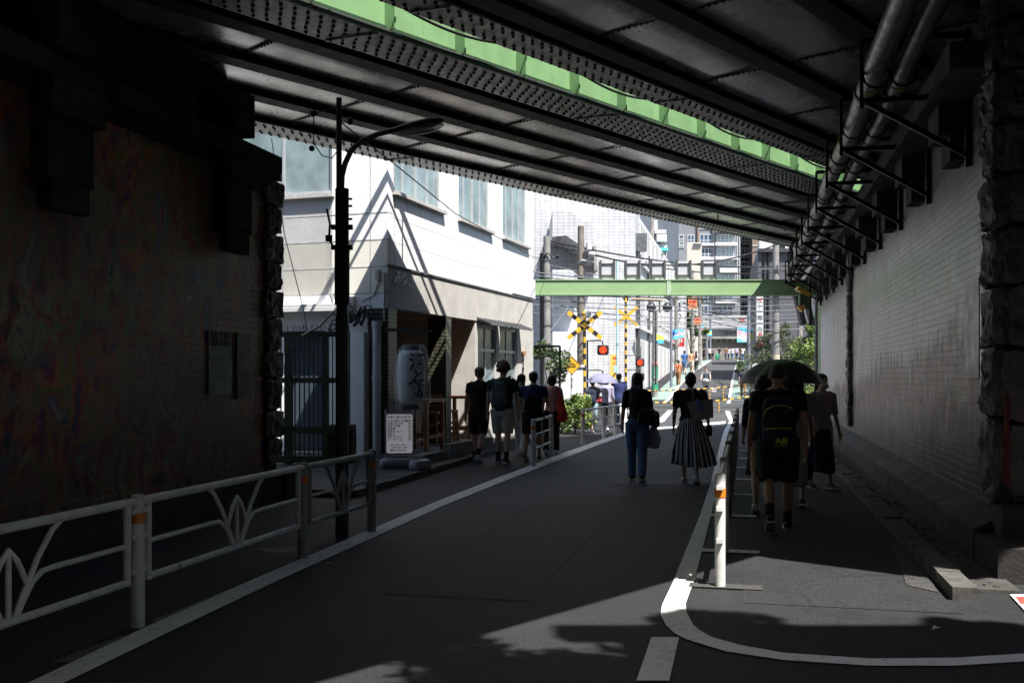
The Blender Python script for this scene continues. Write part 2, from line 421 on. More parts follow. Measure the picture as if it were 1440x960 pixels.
# left white line (traced on the ground in the photo)
def lerp_pts(pts, n=6):
    out = []
    for a, b_ in zip(pts, pts[1:]):
        for i in range(n): out.append(a.lerp(b_, i/n))
    return out+[pts[-1]]
def line_px(name, Lp, Rp_, z=.008, m_=LINE):
    b = MB(); L = [G(u, v, z) for u, v in Lp]; Rr = [G(u, v, z) for u, v in Rp_]
    b.strip(L, Rr); struct(name, b, m_)
line_px('road_line', [(-260, 1100), (42, 958), (200, 883), (360, 812), (525, 742), (610, 706), (700, 671), (780, 641), (830, 623), (868, 610.5)],
        [(-160, 1100), (92, 958), (235, 889), (385, 818), (541, 748), (622, 711), (711, 675), (790, 645), (838, 626.5), (878, 612)])
line_px('road_line', [(868, 610.5), (905, 598), (926, 590), (938, 578), (946, 566)], [(878, 612), (912, 600), (934, 592), (944, 580), (952, 568)])
# right white line with its curve into the side street
line_px('road_line', [(1026, 592), (1018, 605), (1011, 630), (999, 680), (985, 722), (946.6, 817), (931, 850), (929, 863), (936.5, 878), (948, 889), (965, 898), (1021, 915), (1102, 927), (1222, 935), (1343, 935), (1440, 929), (1600, 905)],
        [(1031, 593), (1024, 607), (1018, 632), (1011, 665), (1002, 715), (977, 813), (964, 848), (965.5, 860), (975, 878), (985, 886), (1001, 895), (1041, 906), (1102, 917), (1222, 925), (1343, 924), (1440, 918), (1600, 893)])
line_px('road_line', [(1026, 592), (1019, 577), (1020, 564)], [(1031, 593), (1026, 577), (1026, 564)])
line_px('road_line', [(895, 956), (916, 895)], [(941, 956), (955, 895)])
line_px('road_line', [(780, 1120), (850, 1010)], [(860, 1120), (910, 1010)])
line_px('road_line', [(915, 601), (1020, 592)], [(915, 604), (1020, 595)])
line_px('worn_marking', [(72, 930), (170, 893)], [(100, 930), (188, 893)], .006, OLDLINE)
line_px('worn_marking', [(212, 872), (325, 826)], [(232, 875), (345, 826)], .006, OLDLINE)
line_px('worn_marking', [(362, 770), (420, 768)], [(375, 776), (418, 776)], .006, OLDLINE)
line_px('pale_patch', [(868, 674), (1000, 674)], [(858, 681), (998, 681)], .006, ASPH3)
line_px('pale_patch', [(1420, 835), (1500, 835)], [(1445, 862), (1560, 862)], .014, LINE)
line_px('red_marking', [(1428, 838), (1500, 838)], [(1436, 848), (1520, 848)], .018, mat('red_road_paint', (.5, .08, .06), .7))
line_px('pale_patch', [(1252, 758), (1275, 822)], [(1270, 758), (1320, 832)], .010, ASPH3)
# footings of the right guard rail
for s in (7.7, 9.25, 11.6, 13.7, 15.7, 17.7, 19.7, 21.7, 23.3):
    b = MB(); b.quad(RP(s-.08, -.42, .012), RP(s-.08, .12, .012), RP(s+.08, .12, .012), RP(s+.08, -.42, .012)); struct('footing_patch', b, LINE if s > 8 else ASPH3)
# kerbs
def kerb(name, s0, s1, t0, t1, h, m_=KERB, gap=.6):
    b = MB(); s = s0; k = 0
    while s < s1-.01:
        e = min(s+gap, s1); dz = .006*math.sin(k*2.3)
        b.box(RP((s+e)/2, (t0+t1)/2, h/2+dz-.02), (t1-t0, e-s-.008, h+.04), rz=ROADZ); s = e; k += 1
    return struct(name, b, m_)
kerb('kerb', 7.6, 31, 1.43, 1.60, .10)
kerb('kerb', 12.2, 30, -5.1, -4.95, .10)
b = MB(); b.prism([RP(7.9, 1.6)[:2], RP(7.9, 1.95)[:2], RP(31, 1.95)[:2], RP(31, 1.6)[:2]], -.05, .035); struct('gutter', b, CONCD)
rng = random.Random(3); b = MB()
for i in range(160):
    p = RP(8+rng.random()**1.5*18, 1.62+rng.random()*.2, .04); q = rng.uniform(.008, .03)
    b.rock(p, (q*1.5, q, q*.6), rng.random()*6, .2*q, i, 2)
o = obj('gutter_rubble', b, KERB); o['kind'] = 'stuff'
# left pavement in front of the gate and the restaurant
b = MB(); b.prism([RP(12.2, -5.1)[:2], RP(30, -5.1)[:2], RP(30, -14)[:2], RP(12.2, -14)[:2]], -.05, .096); struct('pavement', b, ASPH3)
# rails of the level crossing
for s in (44.6, 45.67, 48.2, 49.27):
    b = MB(); sk = .5
    b.bar(RP(s-25*sk*.5, -25, hz(s)+.012), RP(s+25*sk*.5, 25, hz(s)+.012), .07, .03); struct('crossing_rail', b, GALV)
b = MB(); b.quad(RP(43.4, -4.6, .004), RP(43.4, 0.6, .004), RP(46, .6, .004), RP(46, -4.6, .004)); struct('crossing_deck', b, ASPH3)
# ================================================================ RIGHT ABUTMENT
def wall_local(name, m_, root, L, H, x0=0, z0=0):
    b = MB(); nx = max(1, int(L)); vs = []
    b.box((x0+L/2, .25, z0+H/2), (L, .5, H)); return obj(name, b, m_, root)
# wall root: local +x along the road (away), +y to the right of the road
RZW = math.atan2(RD.y, RD.x)
def lw(root_s, root_t, s, t, z): return Vector((s-root_s, -(t-root_t), z))       # road frame -> local of a rotz=RZW thing
abR = thing('brick_abutment', 'brick viaduct abutment wall on the right, whitewashed over a faded mural, with rough stone corners', 'wall', RP(9.43, 2.15), RZW)
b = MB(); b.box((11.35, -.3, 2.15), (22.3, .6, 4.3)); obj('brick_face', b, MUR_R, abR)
def quoin_col(root, x, yc, z0, z1, w_, d_, mm, seed, rzl=0, alt=.08):
    b = MB(); z = z0; k = 0; rg = random.Random(seed)
    while z < z1-.05:
        h = rg.uniform(.34, .44); h = min(h, z1-z)
        ww = w_+(alt if k % 2 else 0)
        b.rock((x, yc, z+h/2), (ww, d_, h-.03), rzl, .035, seed+k, 8); z += h; k += 1
    return obj('quoin_stones', b, mm, root)
b = MB(); b.box((-.02, -1.5, 2.6), (.36, 2.94, 5.2)); obj('pier_core', b, CONCD, abR)
b = MB(); k = 0
z = .5
rg = random.Random(11)
for h in (.72, .62, .52, .5, .46, .44, .44, .42, .40, .40):
    # side stone (on the road face) and front stones
    b.rock((-.02, .03, z+h/2), (.46-.05*(k % 2), .16, h-.05), 0, .05, 40+k, 9)
    b.rock((-.24, -.42, z+h/2), (.16, .80+.08*(k % 2), h-.05), 0, .05, 60+k, 9)
    b.rock((-.24, -1.35, z+h/2), (.16, .95, h-.05), 0, .05, 80+k, 7)
    z += h; k += 1
obj('quoin_stones', b, STONE, abR)
quoin_col(abR, 12.4, .02, .55, 4.3, .30, .14, STONE, 120)
quoin_col(abR, 22.3, .02, .55, 4.3, .5, .14, STONE, 150)
b = MB()
for x0, x1 in ((-.3, 12.2), (12.24, 22.7)):
    n = int((x1-x0)/1.6)
    for i in range(n):
        a = x0+(x1-x0)*i/n; c = x0+(x1-x0)*(i+1)/n-.012
        b.prism([(a, .27), (c, .27), (c, -.3), (a, -.3)], -.05, .30)
        b._add([(a, .27, .30), (c, .27, .30), (c, .0, .44), (a, .0, .44), (a, -.1, .3), (c, -.1, .3)], [(0, 1, 2, 3), (0, 3, 4), (1, 5, 2)])
b.prism([(-1.11, .26), (-.302, .26), (-.302, -3), (-1.11, -3)], -.05, .27); b.prism([(-.62, .12), (-.302, .12), (-.302, -3), (-.62, -3)], .27, .52)
b2 = MB(); q_ = [Vector((3.86, 6.3, 0)), Vector((5.13, 5.2, 0)), Vector((11, 8.5, 0)), Vector((9, 13, 0))]  # unseen slab added, shaped to cast the shade edge near the kerb
Mi = Matrix.Rotation(-RZW, 3, 'Z'); b2.prism([tuple((Mi@(q-RP(9.43, 2.15)))[:2]) for q in q_], 5.4, 5.9); obj('added_wing_slab', b2, CONCD, abR)
obj('plinth', b, mat('plinth_stone', (.034, .029, .028), .65, 0, .35, 4, .5, 40), abR)
b = MB()
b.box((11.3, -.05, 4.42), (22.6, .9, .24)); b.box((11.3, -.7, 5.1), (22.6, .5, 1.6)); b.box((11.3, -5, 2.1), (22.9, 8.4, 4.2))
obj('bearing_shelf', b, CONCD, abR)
b = MB(); b.box((-.325, .012, 1.05), (.04, .03, .75)); obj('red_stripe', b, mat('red_spray', (.16, .012, .012), .6, 0, .3, 20), abR)
b = MB(); b.box((1.0, .012, 2.05), (.62, .014, .95)); obj('notice_panel', b, mat('dull_plate', (.22, .23, .24), .4, .3, .3, 4), abR)
b = MB(); b.box((.42, .016, 2.05), (.36, .02, 1.15)); b.box((.42, .024, 2.58), (.40, .012, .03))
obj('notice_panel', b, mat('pale_plate', (.34, .35, .35), .35, .3, .3, 4), abR)
# corbels under the bearings + brackets
b = MB()
for i, x in enumerate((1.5, 3.9, 6.3, 8.7, 11.1, 13.5, 15.9, 18.3, 20.7)):
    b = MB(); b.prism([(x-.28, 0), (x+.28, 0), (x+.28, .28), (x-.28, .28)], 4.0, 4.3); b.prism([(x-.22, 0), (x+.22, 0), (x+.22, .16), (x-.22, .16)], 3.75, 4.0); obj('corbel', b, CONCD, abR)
def bracket(x):
    b = MB(); y1 = 1.02
    b.bar((x, 0, 4.35), (x, y1, 4.35), .04, .05); b.bar((x, y1, 4.28), (x, y1, 4.95), .035, .035)
    b.bar((x, 0.02, 3.75), (x, y1-.05, 4.33), .05, .05); b.bar((x, .03, 3.65), (x, .03, 5.0), .05, .06); b.bar((x, 0, 4.95), (x, y1, 4.95), .05, .05)
    return b
proto = None
for i in range(10):
    x = 1.1+i*2.2
    if proto is None:
        root = thing('pipe_bracket', 'dark steel bracket under the two big pipes, the nearest one by the stone corner', 'bracket', RP(9.43+x, 2.15), RZW, 'brackets under the pipes')
        obj('bracket_frame', bracket(0), BLACKM, root); 
        b = MB()
        for yy in (.62, .88): b.tube([(0, yy+math.cos(a)*.125, 4.60+math.sin(a)*.125) for a in [j*math.pi/6 for j in range(13)]], .012, 5)
        obj('pipe_clamp', b, BLACKM, root); proto = root
    else: dup(proto, RP(9.43+x, 2.15), label='%s dark steel pipe bracket on the right wall, counted from the stone corner' % ORD[i])
for j, (yy, r, lb) in enumerate(((.88, .115, 'grey steel pipe on the outer side of the brackets along the right wall'), (.60, .10, 'grey steel pipe nearer the brick of the right wall, behind the outer one'))):
    root = thing('steel_pipe', lb, 'pipe', RP(9.43, 2.15), RZW)
    b = MB(); pts = [(x*1.0, yy+.012*math.sin(x*1.3+j), 4.60+(.10*math.exp(-x/3.))) for x in [-2+.5*i for i in range(50)]]
    b.tube(pts, r, 16)
    b.tube([pts[-1], (22.9, yy-.05, 4.45), (23.2, yy-.3, 4.0), (23.3, yy-.5, 3.2)], r, 12)
    obj('pipe', b, GALV, root)
    for i in range(8):
        b = MB(); x = -1.2+i*3.1; b.cyl((x-.05, yy+.012*math.sin(x*1.3+j), 4.60+(.10*math.exp(-x/3.))), (x+.05, yy+.012*math.sin(x*1.3+j), 4.60+.10*math.exp(-x/3.)), r+.014, 16); obj('pipe_collar', b, BLACKM, root)
    b = MB(); 
    for x in (1.55, 4.0): b = MB(); b.cyl((x-.03, yy, 4.60+.10*math.exp(-x/3.)), (x+.03, yy, 4.60+.10*math.exp(-x/3.)), r+.006, 16); obj('yellow_band', b, mat('yellow_tape', (.5, .3, .03), .5), root)
# ================================================================ LEFT ABUTMENT
abL = thing('brick_abutment', 'brick viaduct abutment wall on the left covered with a dark multicoloured mural', 'wall', RP(11.9, -6.0), RZW)
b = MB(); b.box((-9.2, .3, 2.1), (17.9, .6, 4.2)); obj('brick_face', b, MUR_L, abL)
quoin_col(abL, -.02, .02, .45, 4.3, .38, .16, STONE, 200, 0, .12)
b = MB(); b.box((.02, .7, 2.1), (.4, 1.3, 4.2)); b.box((-9, 5, 2.1), (18, 8.6, 4.2)); obj('pier_core', b, CONCD, abL)
b = MB()
for i in range(12): b.prism([(-18+i*1.5, -.16), (-18+i*1.5+1.48, -.16), (-18+i*1.5+1.48, .1), (-18+i*1.5, .1)], -.05, .34)
b.prism([(.0, -.2), (.32, -.2), (.32, 1.2), (.0, 1.2)], -.05, .36)
obj('plinth', b, CONCD, abL)
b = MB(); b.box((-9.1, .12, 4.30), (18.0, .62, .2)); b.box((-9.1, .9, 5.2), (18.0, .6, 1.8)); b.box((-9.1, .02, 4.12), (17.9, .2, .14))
obj('bearing_shelf', b, STONEK, abL)
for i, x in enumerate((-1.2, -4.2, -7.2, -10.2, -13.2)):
    b = MB(); b.box((x, -.08, 3.75), (.62, .2, .9)); b.box((x, -.12, 3.2), (.5, .12, .3)); b.box((x, -.2, 4.0), (.72, .16, .3)); b.box((x, .0, 4.7), (.5, .5, .5)); obj('bearing_corbel', b, STONEK, abL)
b = MB(); b.box((-1.35, -.012, 1.75), (.52, .02, .75)); obj('notice_panel', b, mat('posted_paper', (.30, .32, .36), .5, 0, .2), abL)
b = MB(); b.box((-.8, -.016, 1.72), (.34, .03, .8)); obj('notice_panel', b, mat('dull_plate2', (.12, .11, .10), .5, .2), abL)
for i in range(5): text('防犯 警戒中\n落書き禁止' if i == 0 else '―――――', .09 if i == 0 else .06, mat('navy_print', (.02, .04, .14), .6), abL, (-1.35, -.026, 2.02-i*.11))
# ================================================================ BRIDGE
A0, A1 = -26, 44
def rivets(b, perps, z, a0, a1, step, r=.02, h=.035, dn=True, zig=True, seg=7):
    n = int((a1-a0)/step)
    for k, p in enumerate(perps):
        off = (k % 2)*step/2 if zig else 0
        for i in range(n):
            c = BP(a0+i*step+off, p, z); b.cyl(c, c+Vector((0, 0, -h if dn else h)), r, seg, r*.8)
def plate_girder(label, p_web, p0, p1, ztop, m_web, side=-1, riv=4, detail=True, zb=5.4):
    """p0,p1: edges of the bottom flange; side -1: near face is seen"""
    root = thing('plate_girder', label, 'girder', BP(9, p_web, zb))
    b = MB(); c = BP((A0+A1)/2, 0, 0); L = A1-A0; rzb = math.atan2(BD.y, BD.x)
    b.box(BP((A0+A1)/2, p_web, (zb+ztop)/2), (L, .03, ztop-zb), rz=rzb)
    obj('web', b, m_web, root, world=True)
    b = MB(); b.box(BP((A0+A1)/2, (p0+p1)/2, zb+.01), (L, p1-p0, .02), rz=rzb)
    b.mat(1).box(BP((A0+A1)/2, (p0+p1)/2, zb+.031), (L, p1-p0+.01, .02), rz=rzb)
    for s in (-1, 1): b.box(BP((A0+A1)/2, p_web+s*.09, zb+.052), (L, .15, .022), rz=rzb); 
    for s in (-1, 1): b.box(BP((A0+A1)/2, p_web+s*.026, zb+.13), (L, .02, .18), rz=rzb)
    b.mat(0); a = A0+1
    k = 0
    while a < A1:                                                       # lapped cover plates
        b.box(BP(a, (p0+p1)/2, zb-.008), (.04, (p1-p0), .02), rz=rzb+.35); a += 4.6; k += 1
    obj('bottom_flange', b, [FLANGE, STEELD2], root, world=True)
    b = MB(); b.box(BP((A0+A1)/2, p_web, ztop+.02), (L, .2, .04), rz=rzb)
    a = A0+.3
    while a < A1:
        for s in (-1, 1):
            b.box(BP(a, p_web+s*.10, (zb+.15+ztop)/2), (.022, .17, ztop-zb-.16), rz=rzb); b.box(BP(a+.06, p_web+s*.024, (zb+.15+ztop)/2), (.12, .018, ztop-zb-.16), rz=rzb)
        a += 1.15
    obj('stiffeners', b, m_web, root, world=True)
    b = MB(); w_ = p1-p0
    aa = (2, 36) if detail else (8, 40)
    rivets(b, [p0+w_*f for f in ((.12, .27, .73, .88) if riv == 4 else (.13, .30, .5, .70, .87))], zb-.0, aa[0], aa[1], .17, .021, .026)
    n = int((aa[1]-aa[0])/.16)
    for i in range(n):                                                  # rivets on the vertical leg of the angle, seen on the lit face
        c = BP(aa[0]+i*.16, p_web-.036, zb+.15); b.cyl(c, c-BN*.02, .016, 6)
        c = BP(aa[0]+i*.16, p_web-.15, zb+.063); b.cyl(c, c+Vector((0, 0, .02)), .018, 6)
    a = A0+.36
    while a < A1:
        if a > 0:
            for j in range(10):
                c = BP(a+.03, p_web-.033, zb+.28+j*.16)
                if c.z < ztop: b.cyl(c, c-BN*.02, .015, 6)
        a += 1.15
    obj('rivets', b, RIVET, root, world=True)
    return root
def span(label, p_from, p_to, beams, ztop_deck, name='bridge_deck'):
    root = thing(name, label, 'bridge', BP(9, (p_from+p_to)/2, 5.5)); rzb = math.atan2(BD.y, BD.x)
    b = MB(); b.box(BP((A0+A1)/2, (p_from+p_to)/2, ztop_deck-.025), (A1-A0, p_to-p_from, .05), rz=rzb); obj('deck', b, CONCD, root, world=True)
    b = MB()
    for p in beams:
        b.box(BP((A0+A1)/2, p, 5.43), (A1-A0, .27, .035), rz=rzb); b.box(BP((A0+A1)/2, p, 5.56), (A1-A0, .03, .24), rz=rzb)
        for s in (-1, 1): b.box(BP((A0+A1)/2, p+s*.10, 5.47), (A1-A0, .05, .05), rz=rzb)
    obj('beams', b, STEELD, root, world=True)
    edges = [p_from]+list(beams)+[p_to]
    b = MB(); b2 = MB()
    for e0, e1 in zip(edges, edges[1:]):
        q0, q1 = e0+.14, e1-.14
        if q1-q0 < .25: continue
        prof = [(q0, 5.62), (q0+.05, 5.59), (q0+.12, 5.56), (q0+.20, 5.535), (q0+.30, 5.518), (q0+.42, 5.51), (q1-.2, 5.505), (q1, 5.50)]
        a = A0
        kk = 0
        while a < A1:
            st = 2.35; dz = .004*math.sin(kk*1.9+q0*3)+(.012 if kk % 2 else 0)
            L_ = [[BP(a-.03, p, z+dz) for p, z in prof], [BP(a+st+.03, p, z+dz*.4) for p, z in prof]]
            n = len(prof); b._add(L_[0]+L_[1], [(i, i+1, n+i+1, n+i) for i in range(n-1)], True)
            if 2 < a < 34:
                for j in range(12):
                    p = q0+.05+(q1-q0-.1)*j/11; c = BP(a, p, 5.508); b2.cyl(c, c+Vector((0, 0, -.03)), .011, 5)
                b2.bar(BP(a, q0+.1, 5.50), BP(a, q1, 5.50), .035, .010)
            a += st; kk += 1
    obj('soffit_sheets', b, PANEL, root, world=True); obj('seam_bolts', b2, RIVET, root, world=True)
    return root
span('near viaduct span over the street with dark beams and metal soffit sheets', 1.4, 7.32, (2.0, 3.1, 4.42, 5.72, 6.95), 6.5)
span('far viaduct span over the street with dark beams and metal soffit sheets', 8.75, 12.95, (9.42, 10.55, 11.70), 5.70)
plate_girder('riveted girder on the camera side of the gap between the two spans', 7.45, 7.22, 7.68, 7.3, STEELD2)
plate_girder('sunlit light green riveted girder seen through the gap between the spans', 8.68, 8.40, 9.06, 7.4, STEELG, riv=5)
plate_girder('riveted outer girder along the far edge of the viaduct, against the street', 13.02, 12.72, 13.28, 5.62, STEELG, detail=False)
rt = thing('plate_girder', 'dark outer girder along the near edge of the viaduct overhead', 'girder', BP(9, 1.4, 5.4))
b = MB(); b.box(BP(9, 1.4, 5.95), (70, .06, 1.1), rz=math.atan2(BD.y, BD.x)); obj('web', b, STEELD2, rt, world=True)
# handrail on the far edge (its shadow falls on the white house)
root = thing('bridge_railing', 'steel pipe railing along the far edge of the viaduct', 'railing', BP(9, 13.2, 6.5))
b = MB(); c0 = BP(0, 13.2, 0)+BD*(BD.dot(Vector((-2.3, 18.4, 0)))-.2); c0.z = 0
rd_ = Vector((math.sin(R_(47)), math.cos(R_(47)), 0))
for z, r in ((6.60, .055), (6.22, .028)): b.tube([c0-rd_*7+Vector((0, 0, z)), c0+rd_*15+Vector((0, 0, z))], r, 8)
for a in (-6.9, -4, .55, 3.6, 6.5, 9.5, 12.5): b.cyl(c0+rd_*a+Vector((0, 0, 5.42)), c0+rd_*a+Vector((0, 0, 6.6)), .02, 8)
obj('rails', b, GALV, root, world=True)
root = thing('added_viaduct_span', 'unseen viaduct span added behind the camera to close off the sky over the near road', 'bridge', BP(3, -5.5, 5.4))  # span added out of view to darken the near road
b = MB(); b.box(BP(9, -6.2, 6.0), (70, 9.0, 1.0), rz=math.atan2(BD.y, BD.x)); obj('deck', b, CONCD, root, world=True)
b = MB()
for p in (-2.4, -4.2, -6.0, -7.8): b.box(BP(9, p, 5.42), (70, .3, .16), rz=math.atan2(BD.y, BD.x))
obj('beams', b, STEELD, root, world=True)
# cables strung along the lit girder
for j, (pp, z0, sag, per) in enumerate(((8.42, 5.98, .26, 3.4), (8.56, 5.53, .01, 3.0))):
    b = MB(); pts = []
    a = 2
    while a < 24: pts.append(BP(a, pp, z0-sag*math.sin(math.pi*((a % per)/per)))); a += .2
    b.tube(pts, .018 if j == 0 else .02, 6)
    o = obj('cable', b, WIREM); tag(o, ('drooping black cable hung in loops along the lit green girder', 'straight dark conduit running along the foot of the lit green girder')[j], 'cable')
# ================================================================ WHITE HOUSE WITH THE RESTAURANT
STUCCO = mat('white_stucco', (.84, .84, .85), .8, 0, .03, 3, .45, 26, dirt=((.60, .59, .56), 5, .70))
SMOOTHW = mat('white_tile_wall', (.78, .78, .79), .6, 0, .04, 3, .15, 30, dirt=((.58, .57, .54), 3, .68))
CREAM = mat('cream_panel', (.78, .76, .68), .75, 0, .04, 4, .35, 30, dirt=((.56, .54, .47), 6, .70))
PLAST = mat('grey_plaster', (.52, .50, .465), .8, 0, .12, 2, .2, 20)
FRAME = mat('window_frame_metal', (.55, .56, .57), .4, .4, .1)
SILLM = mat('sill', (.50, .48, .45), .6, 0, .2, 12)
GLASS = mat('frosted_glass', (.24, .31, .32), .16, 0, .28, 1.6)
GLASSD = mat('dark_glass', (.06, .08, .10), .12, 0, .2, 1)
WOOD = mat('orange_wood', (.42, .20, .08), .5, 0, .25, 8)
WOODD = mat('brown_wood', (.16, .08, .04), .6, 0, .3, 5)
SEAM = mat('dark_seam', (.10, .10, .10), .8)
def m_tile(name, c1, c2, mortar, bw, rh, ms, off=.5, rough=.3, plane='xz', bump=.5):
    m_, N, b = newmat(name); tc = N.new('ShaderNodeTexCoord'); sp = N.new('ShaderNodeSeparateXYZ'); N.link(tc.outputs['Object'], sp.inputs[0])
    cb = N.new('ShaderNodeCombineXYZ')
    N.link(N.math('ADD', sp.outputs[0], sp.outputs[1]), cb.inputs[0]); N.link(sp.outputs[2], cb.inputs[1])
    br = N.new('ShaderNodeTexBrick'); N.link(cb.outputs[0], br.inputs['Vector']); br.offset = off
    br.inputs['Scale'].default_value = 1; br.inputs['Brick Width'].default_value = bw; br.inputs['Row Height'].default_value = rh
    br.inputs['Mortar Size'].default_value = ms; br.inputs['Bias'].default_value = -.2
    br.inputs['Color1'].default_value = (*c1, 1); br.inputs['Color2'].default_value = (*c2, 1); br.inputs['Mortar'].default_value = (*mortar, 1)
    f = N.noise(cb.outputs[0], 2.5, 5, .6)
    N.link(N.mix(.5, br.outputs['Color'], N.mix(1.0, br.outputs['Color'], N.ramp(f, [(.3, (.55,)*3), (.65, (1,)*3)]), 'MULTIPLY')), b.inputs['Base Color'])
    b.inputs['Roughness'].default_value = rough
    N.link(N.bump(N.math('SUBTRACT', 1, br.outputs['Fac']), bump, .006), b.inputs['Normal'])
    return m_
GTILE = m_tile('dark_green_tile', (.030, .040, .022), (.055, .045, .025), (.20, .19, .17), .225, .075, .006)
def wall_open(b, x0, x1, z0, z1, ops, th, place):
    """ops: (xa,xb,za,zb) openings; place(xmid, zmid, w, h, th) adds a box"""
    xs = sorted(set([x0, x1]+[o[0] for o in ops]+[o[1] for o in ops])); xs = [x for x in xs if x0 <= x <= x1]
    for a, c in zip(xs, xs[1:]):
        if c-a < 1e-4: continue
        mid = (a+c)/2; col = sorted([(o[2], o[3]) for o in ops if o[0] <= mid <= o[1]]); z = z0
        for za, zb in col:
            if za > z: place(b, a, c, z, za)
            z = max(z, zb)
        if z < z1: place(b, a, c, z, z1)
HR = thing('white_house', 'two-storey white stucco corner house with frosted windows above a grey-plastered restaurant front', 'building', (-2.3, 18.4, 0), math.atan2(.95, .313))
TH = .22
def fx(b, a, c, z0, z1): b.box(((a+c)/2, TH/2, (z0+z1)/2), (c-a, TH, z1-z0))              # street face, y 0..TH
def fy(b, a, c, z0, z1): b.box((TH/2, (a+c)/2, (z0+z1)/2), (TH, c-a, z1-z0))              # camera face, x 0..TH
ops = [(.26, 2.67, 5.05, 7.0), (3.61, 5.72, 5.05, 7.0), (6.61, 8.69, 5.05, 7.0)]
b = MB(); wall_open(b, TH, 9.2, 3.66, 9.5, ops, TH, fx); b.box((9.1, 4.3, 4.7), (.2, 8.1, 9.4)); b.box((4.6, 4.3, 9.6), (9.4, 8.8, .2)); 
b.box((4.6, 4.2, 3.45), (8.8, 7.9, .3)); b.box((4.6, 8.5, 4.75), (9.2, .2, 9.5))
obj('street_wall', b, SMOOTHW, HR)
opl = [(1.15, 3.3, 5.03, 7.0), (1.3, 2.15, .1, 2.45)]
b = MB(); b2 = MB()
wall_open(b, 0, 8, 4.13, 9.5, opl, TH, fy); wall_open(b, 0, 8, 0, 3.12, opl, TH, fy); obj('side_wall', b, STUCCO, HR)
wall_open(b2, 0, 8, 3.135, 4.115, [], TH-.004, fy); obj('cream_panels', b2, CREAM, HR)
b = MB()
for z in (4.12, 3.13, 3.62, 4.62): b.box((-.002+TH/2, 4, z), (TH+.005, 8, .018))
for y in (.35, .95, 2.2, 3.6, 5): b.box((-.002+TH/2, y, 3.0+1.1), (TH+.004, .014, 6.0 if y < 1 else 2.1))
for x in (.3,): b.box((x, TH/2, 6.5), (.012, TH+.005, 5.8))
for x in (.9, 1.5, 2.1, 2.7, 3.3, 3.9, 4.5, 5.1, 5.7, 6.3, 6.9, 7.5, 8.1, 8.7): b.box((x, TH/2, 4.4), (.008, TH+.003, 1.25))
for z in (4.1, 4.55): b.box((4.6, TH/2, z), (9.1, TH+.003, .006))
obj('panel_joints', b, mat('joint_grey', (.42, .42, .42), .8), HR)
b = MB(); b.box((4.65, -.0, 3.64), (9.3, .09, .035)); obj('drip_edge', b, SEAM, HR)
b = MB(); b.box((4.55, -.001+.11, 3.24), (9.06, .26, .76)); obj('restaurant_fascia', b, PLAST, HR)
b = MB(); b.box((8.3, -.02, 3.95), (1.9, .05, .5)); obj('blank_panel', b, SMOOTHW, HR)
def window(root, x0, x1, z0, z1, n, axis, glass=GLASS, transom=None, sill=True, depth=.09):
    def bx(b_, a, c, zz0, zz1, y0, y1):
        if axis == 'x': b_.box(((a+c)/2, (y0+y1)/2, (zz0+zz1)/2), (c-a, y1-y0, zz1-zz0))
        else: b_.box(((y0+y1)/2, (a+c)/2, (zz0+zz1)/2), (y1-y0, c-a, zz1-zz0))
    b_ = MB(); bx(b_, x0, x0+.06, z0, z1, depth-.03, depth+.05); bx(b_, x1-.06, x1, z0, z1, depth-.03, depth+.05)
    bx(b_, x0+.06, x1-.06, z0, z0+.07, depth-.03, depth+.05); bx(b_, x0+.06, x1-.06, z1-.06, z1, depth-.03, depth+.05)
    for i in range(1, n):
        x = x0+(x1-x0)*i/n; bx(b_, x-.028, x+.028, z0+.07, z1-.06, depth-.02+.012*(i % 2), depth+.045)
    if transom: bx(b_, x0+.06, x1-.06, transom-.035, transom+.035, depth-.028, depth+.047)
    w_ = obj('window', b_, FRAME, root)
    g = MB(); bx(g, x0+.06, x1-.06, z0+.07, z1-.06, depth+.012, depth+.03); obj('pane', g, glass, w_)
    if sill:
        s_ = MB(); bx(s_, x0-.06, x1+.06, z0-.07, z0-.002, -.10, depth+.05); obj('sill', s_, SILLM, w_)
for o_ in ops: window(HR, *o_, 4, 'x')
window(HR, 1.15, 3.3, 5.03, 7.0, 2, 'y', depth=.07)
window(HR, 4.83, 6.13, 1.1, 2.78, 2, 'x', GLASS, 2.2, False, .06); window(HR, 6.4, 7.76, 1.1, 2.78, 2, 'x', GLASS, 2.2, False, .06)
b = MB(); wall_open(b, 4.64, 9.2, 0, 2.855, [(4.83, 6.13, 1.1, 2.78), (6.4, 7.76, 1.1, 2.78)], TH, fx)
b.box((4.74, 1.36, 1.5), (.2, 2.27, 2.75)); obj('plaster_wall', b, PLAST, HR)
b = MB(); b.box((.175, -.01+.2, 1.45), (.36, .42, 2.8)); obj('tiled_pilaster', b, GTILE, HR)
b = MB(); b.box((3.0, .2, 1.47), (.3, .42, 2.76)); obj('tiled_column', b, GTILE, HR)
b = MB(); b.box((2.4, 2.6, 1.5), (4.5, .1, 2.75)); b.box((.28, 1.4, 1.5), (.1, 2.3, 2.75))
for i in range(9): b.box((.6+i*.5, 2.53, 1.4), (.05, .05, 2.5))
b.box((2.4, 1.4, 2.84), (4.5, 2.4, .03)); obj('timber_interior', b, WOODD, HR)
b = MB(); b.box((1.3, 2.5, 1.9), (.7, .03, .7)); b.box((2.2, 2.5, 1.2), (.8, .03, 2.0)); obj('inner_panels', b, mat('paper_screen', (.45, .40, .30), .7), HR)
b = MB(); b.prism([(-.2, -.0), (4.6, -.0), (4.6, 2.5), (-.2, 2.5)], 0, .16); b.prism([(-.2, -1.1), (4.9, -1.1), (4.9, -.0), (-.2, -.0)], .0, .15)
obj('terrace', b, CONC, HR)
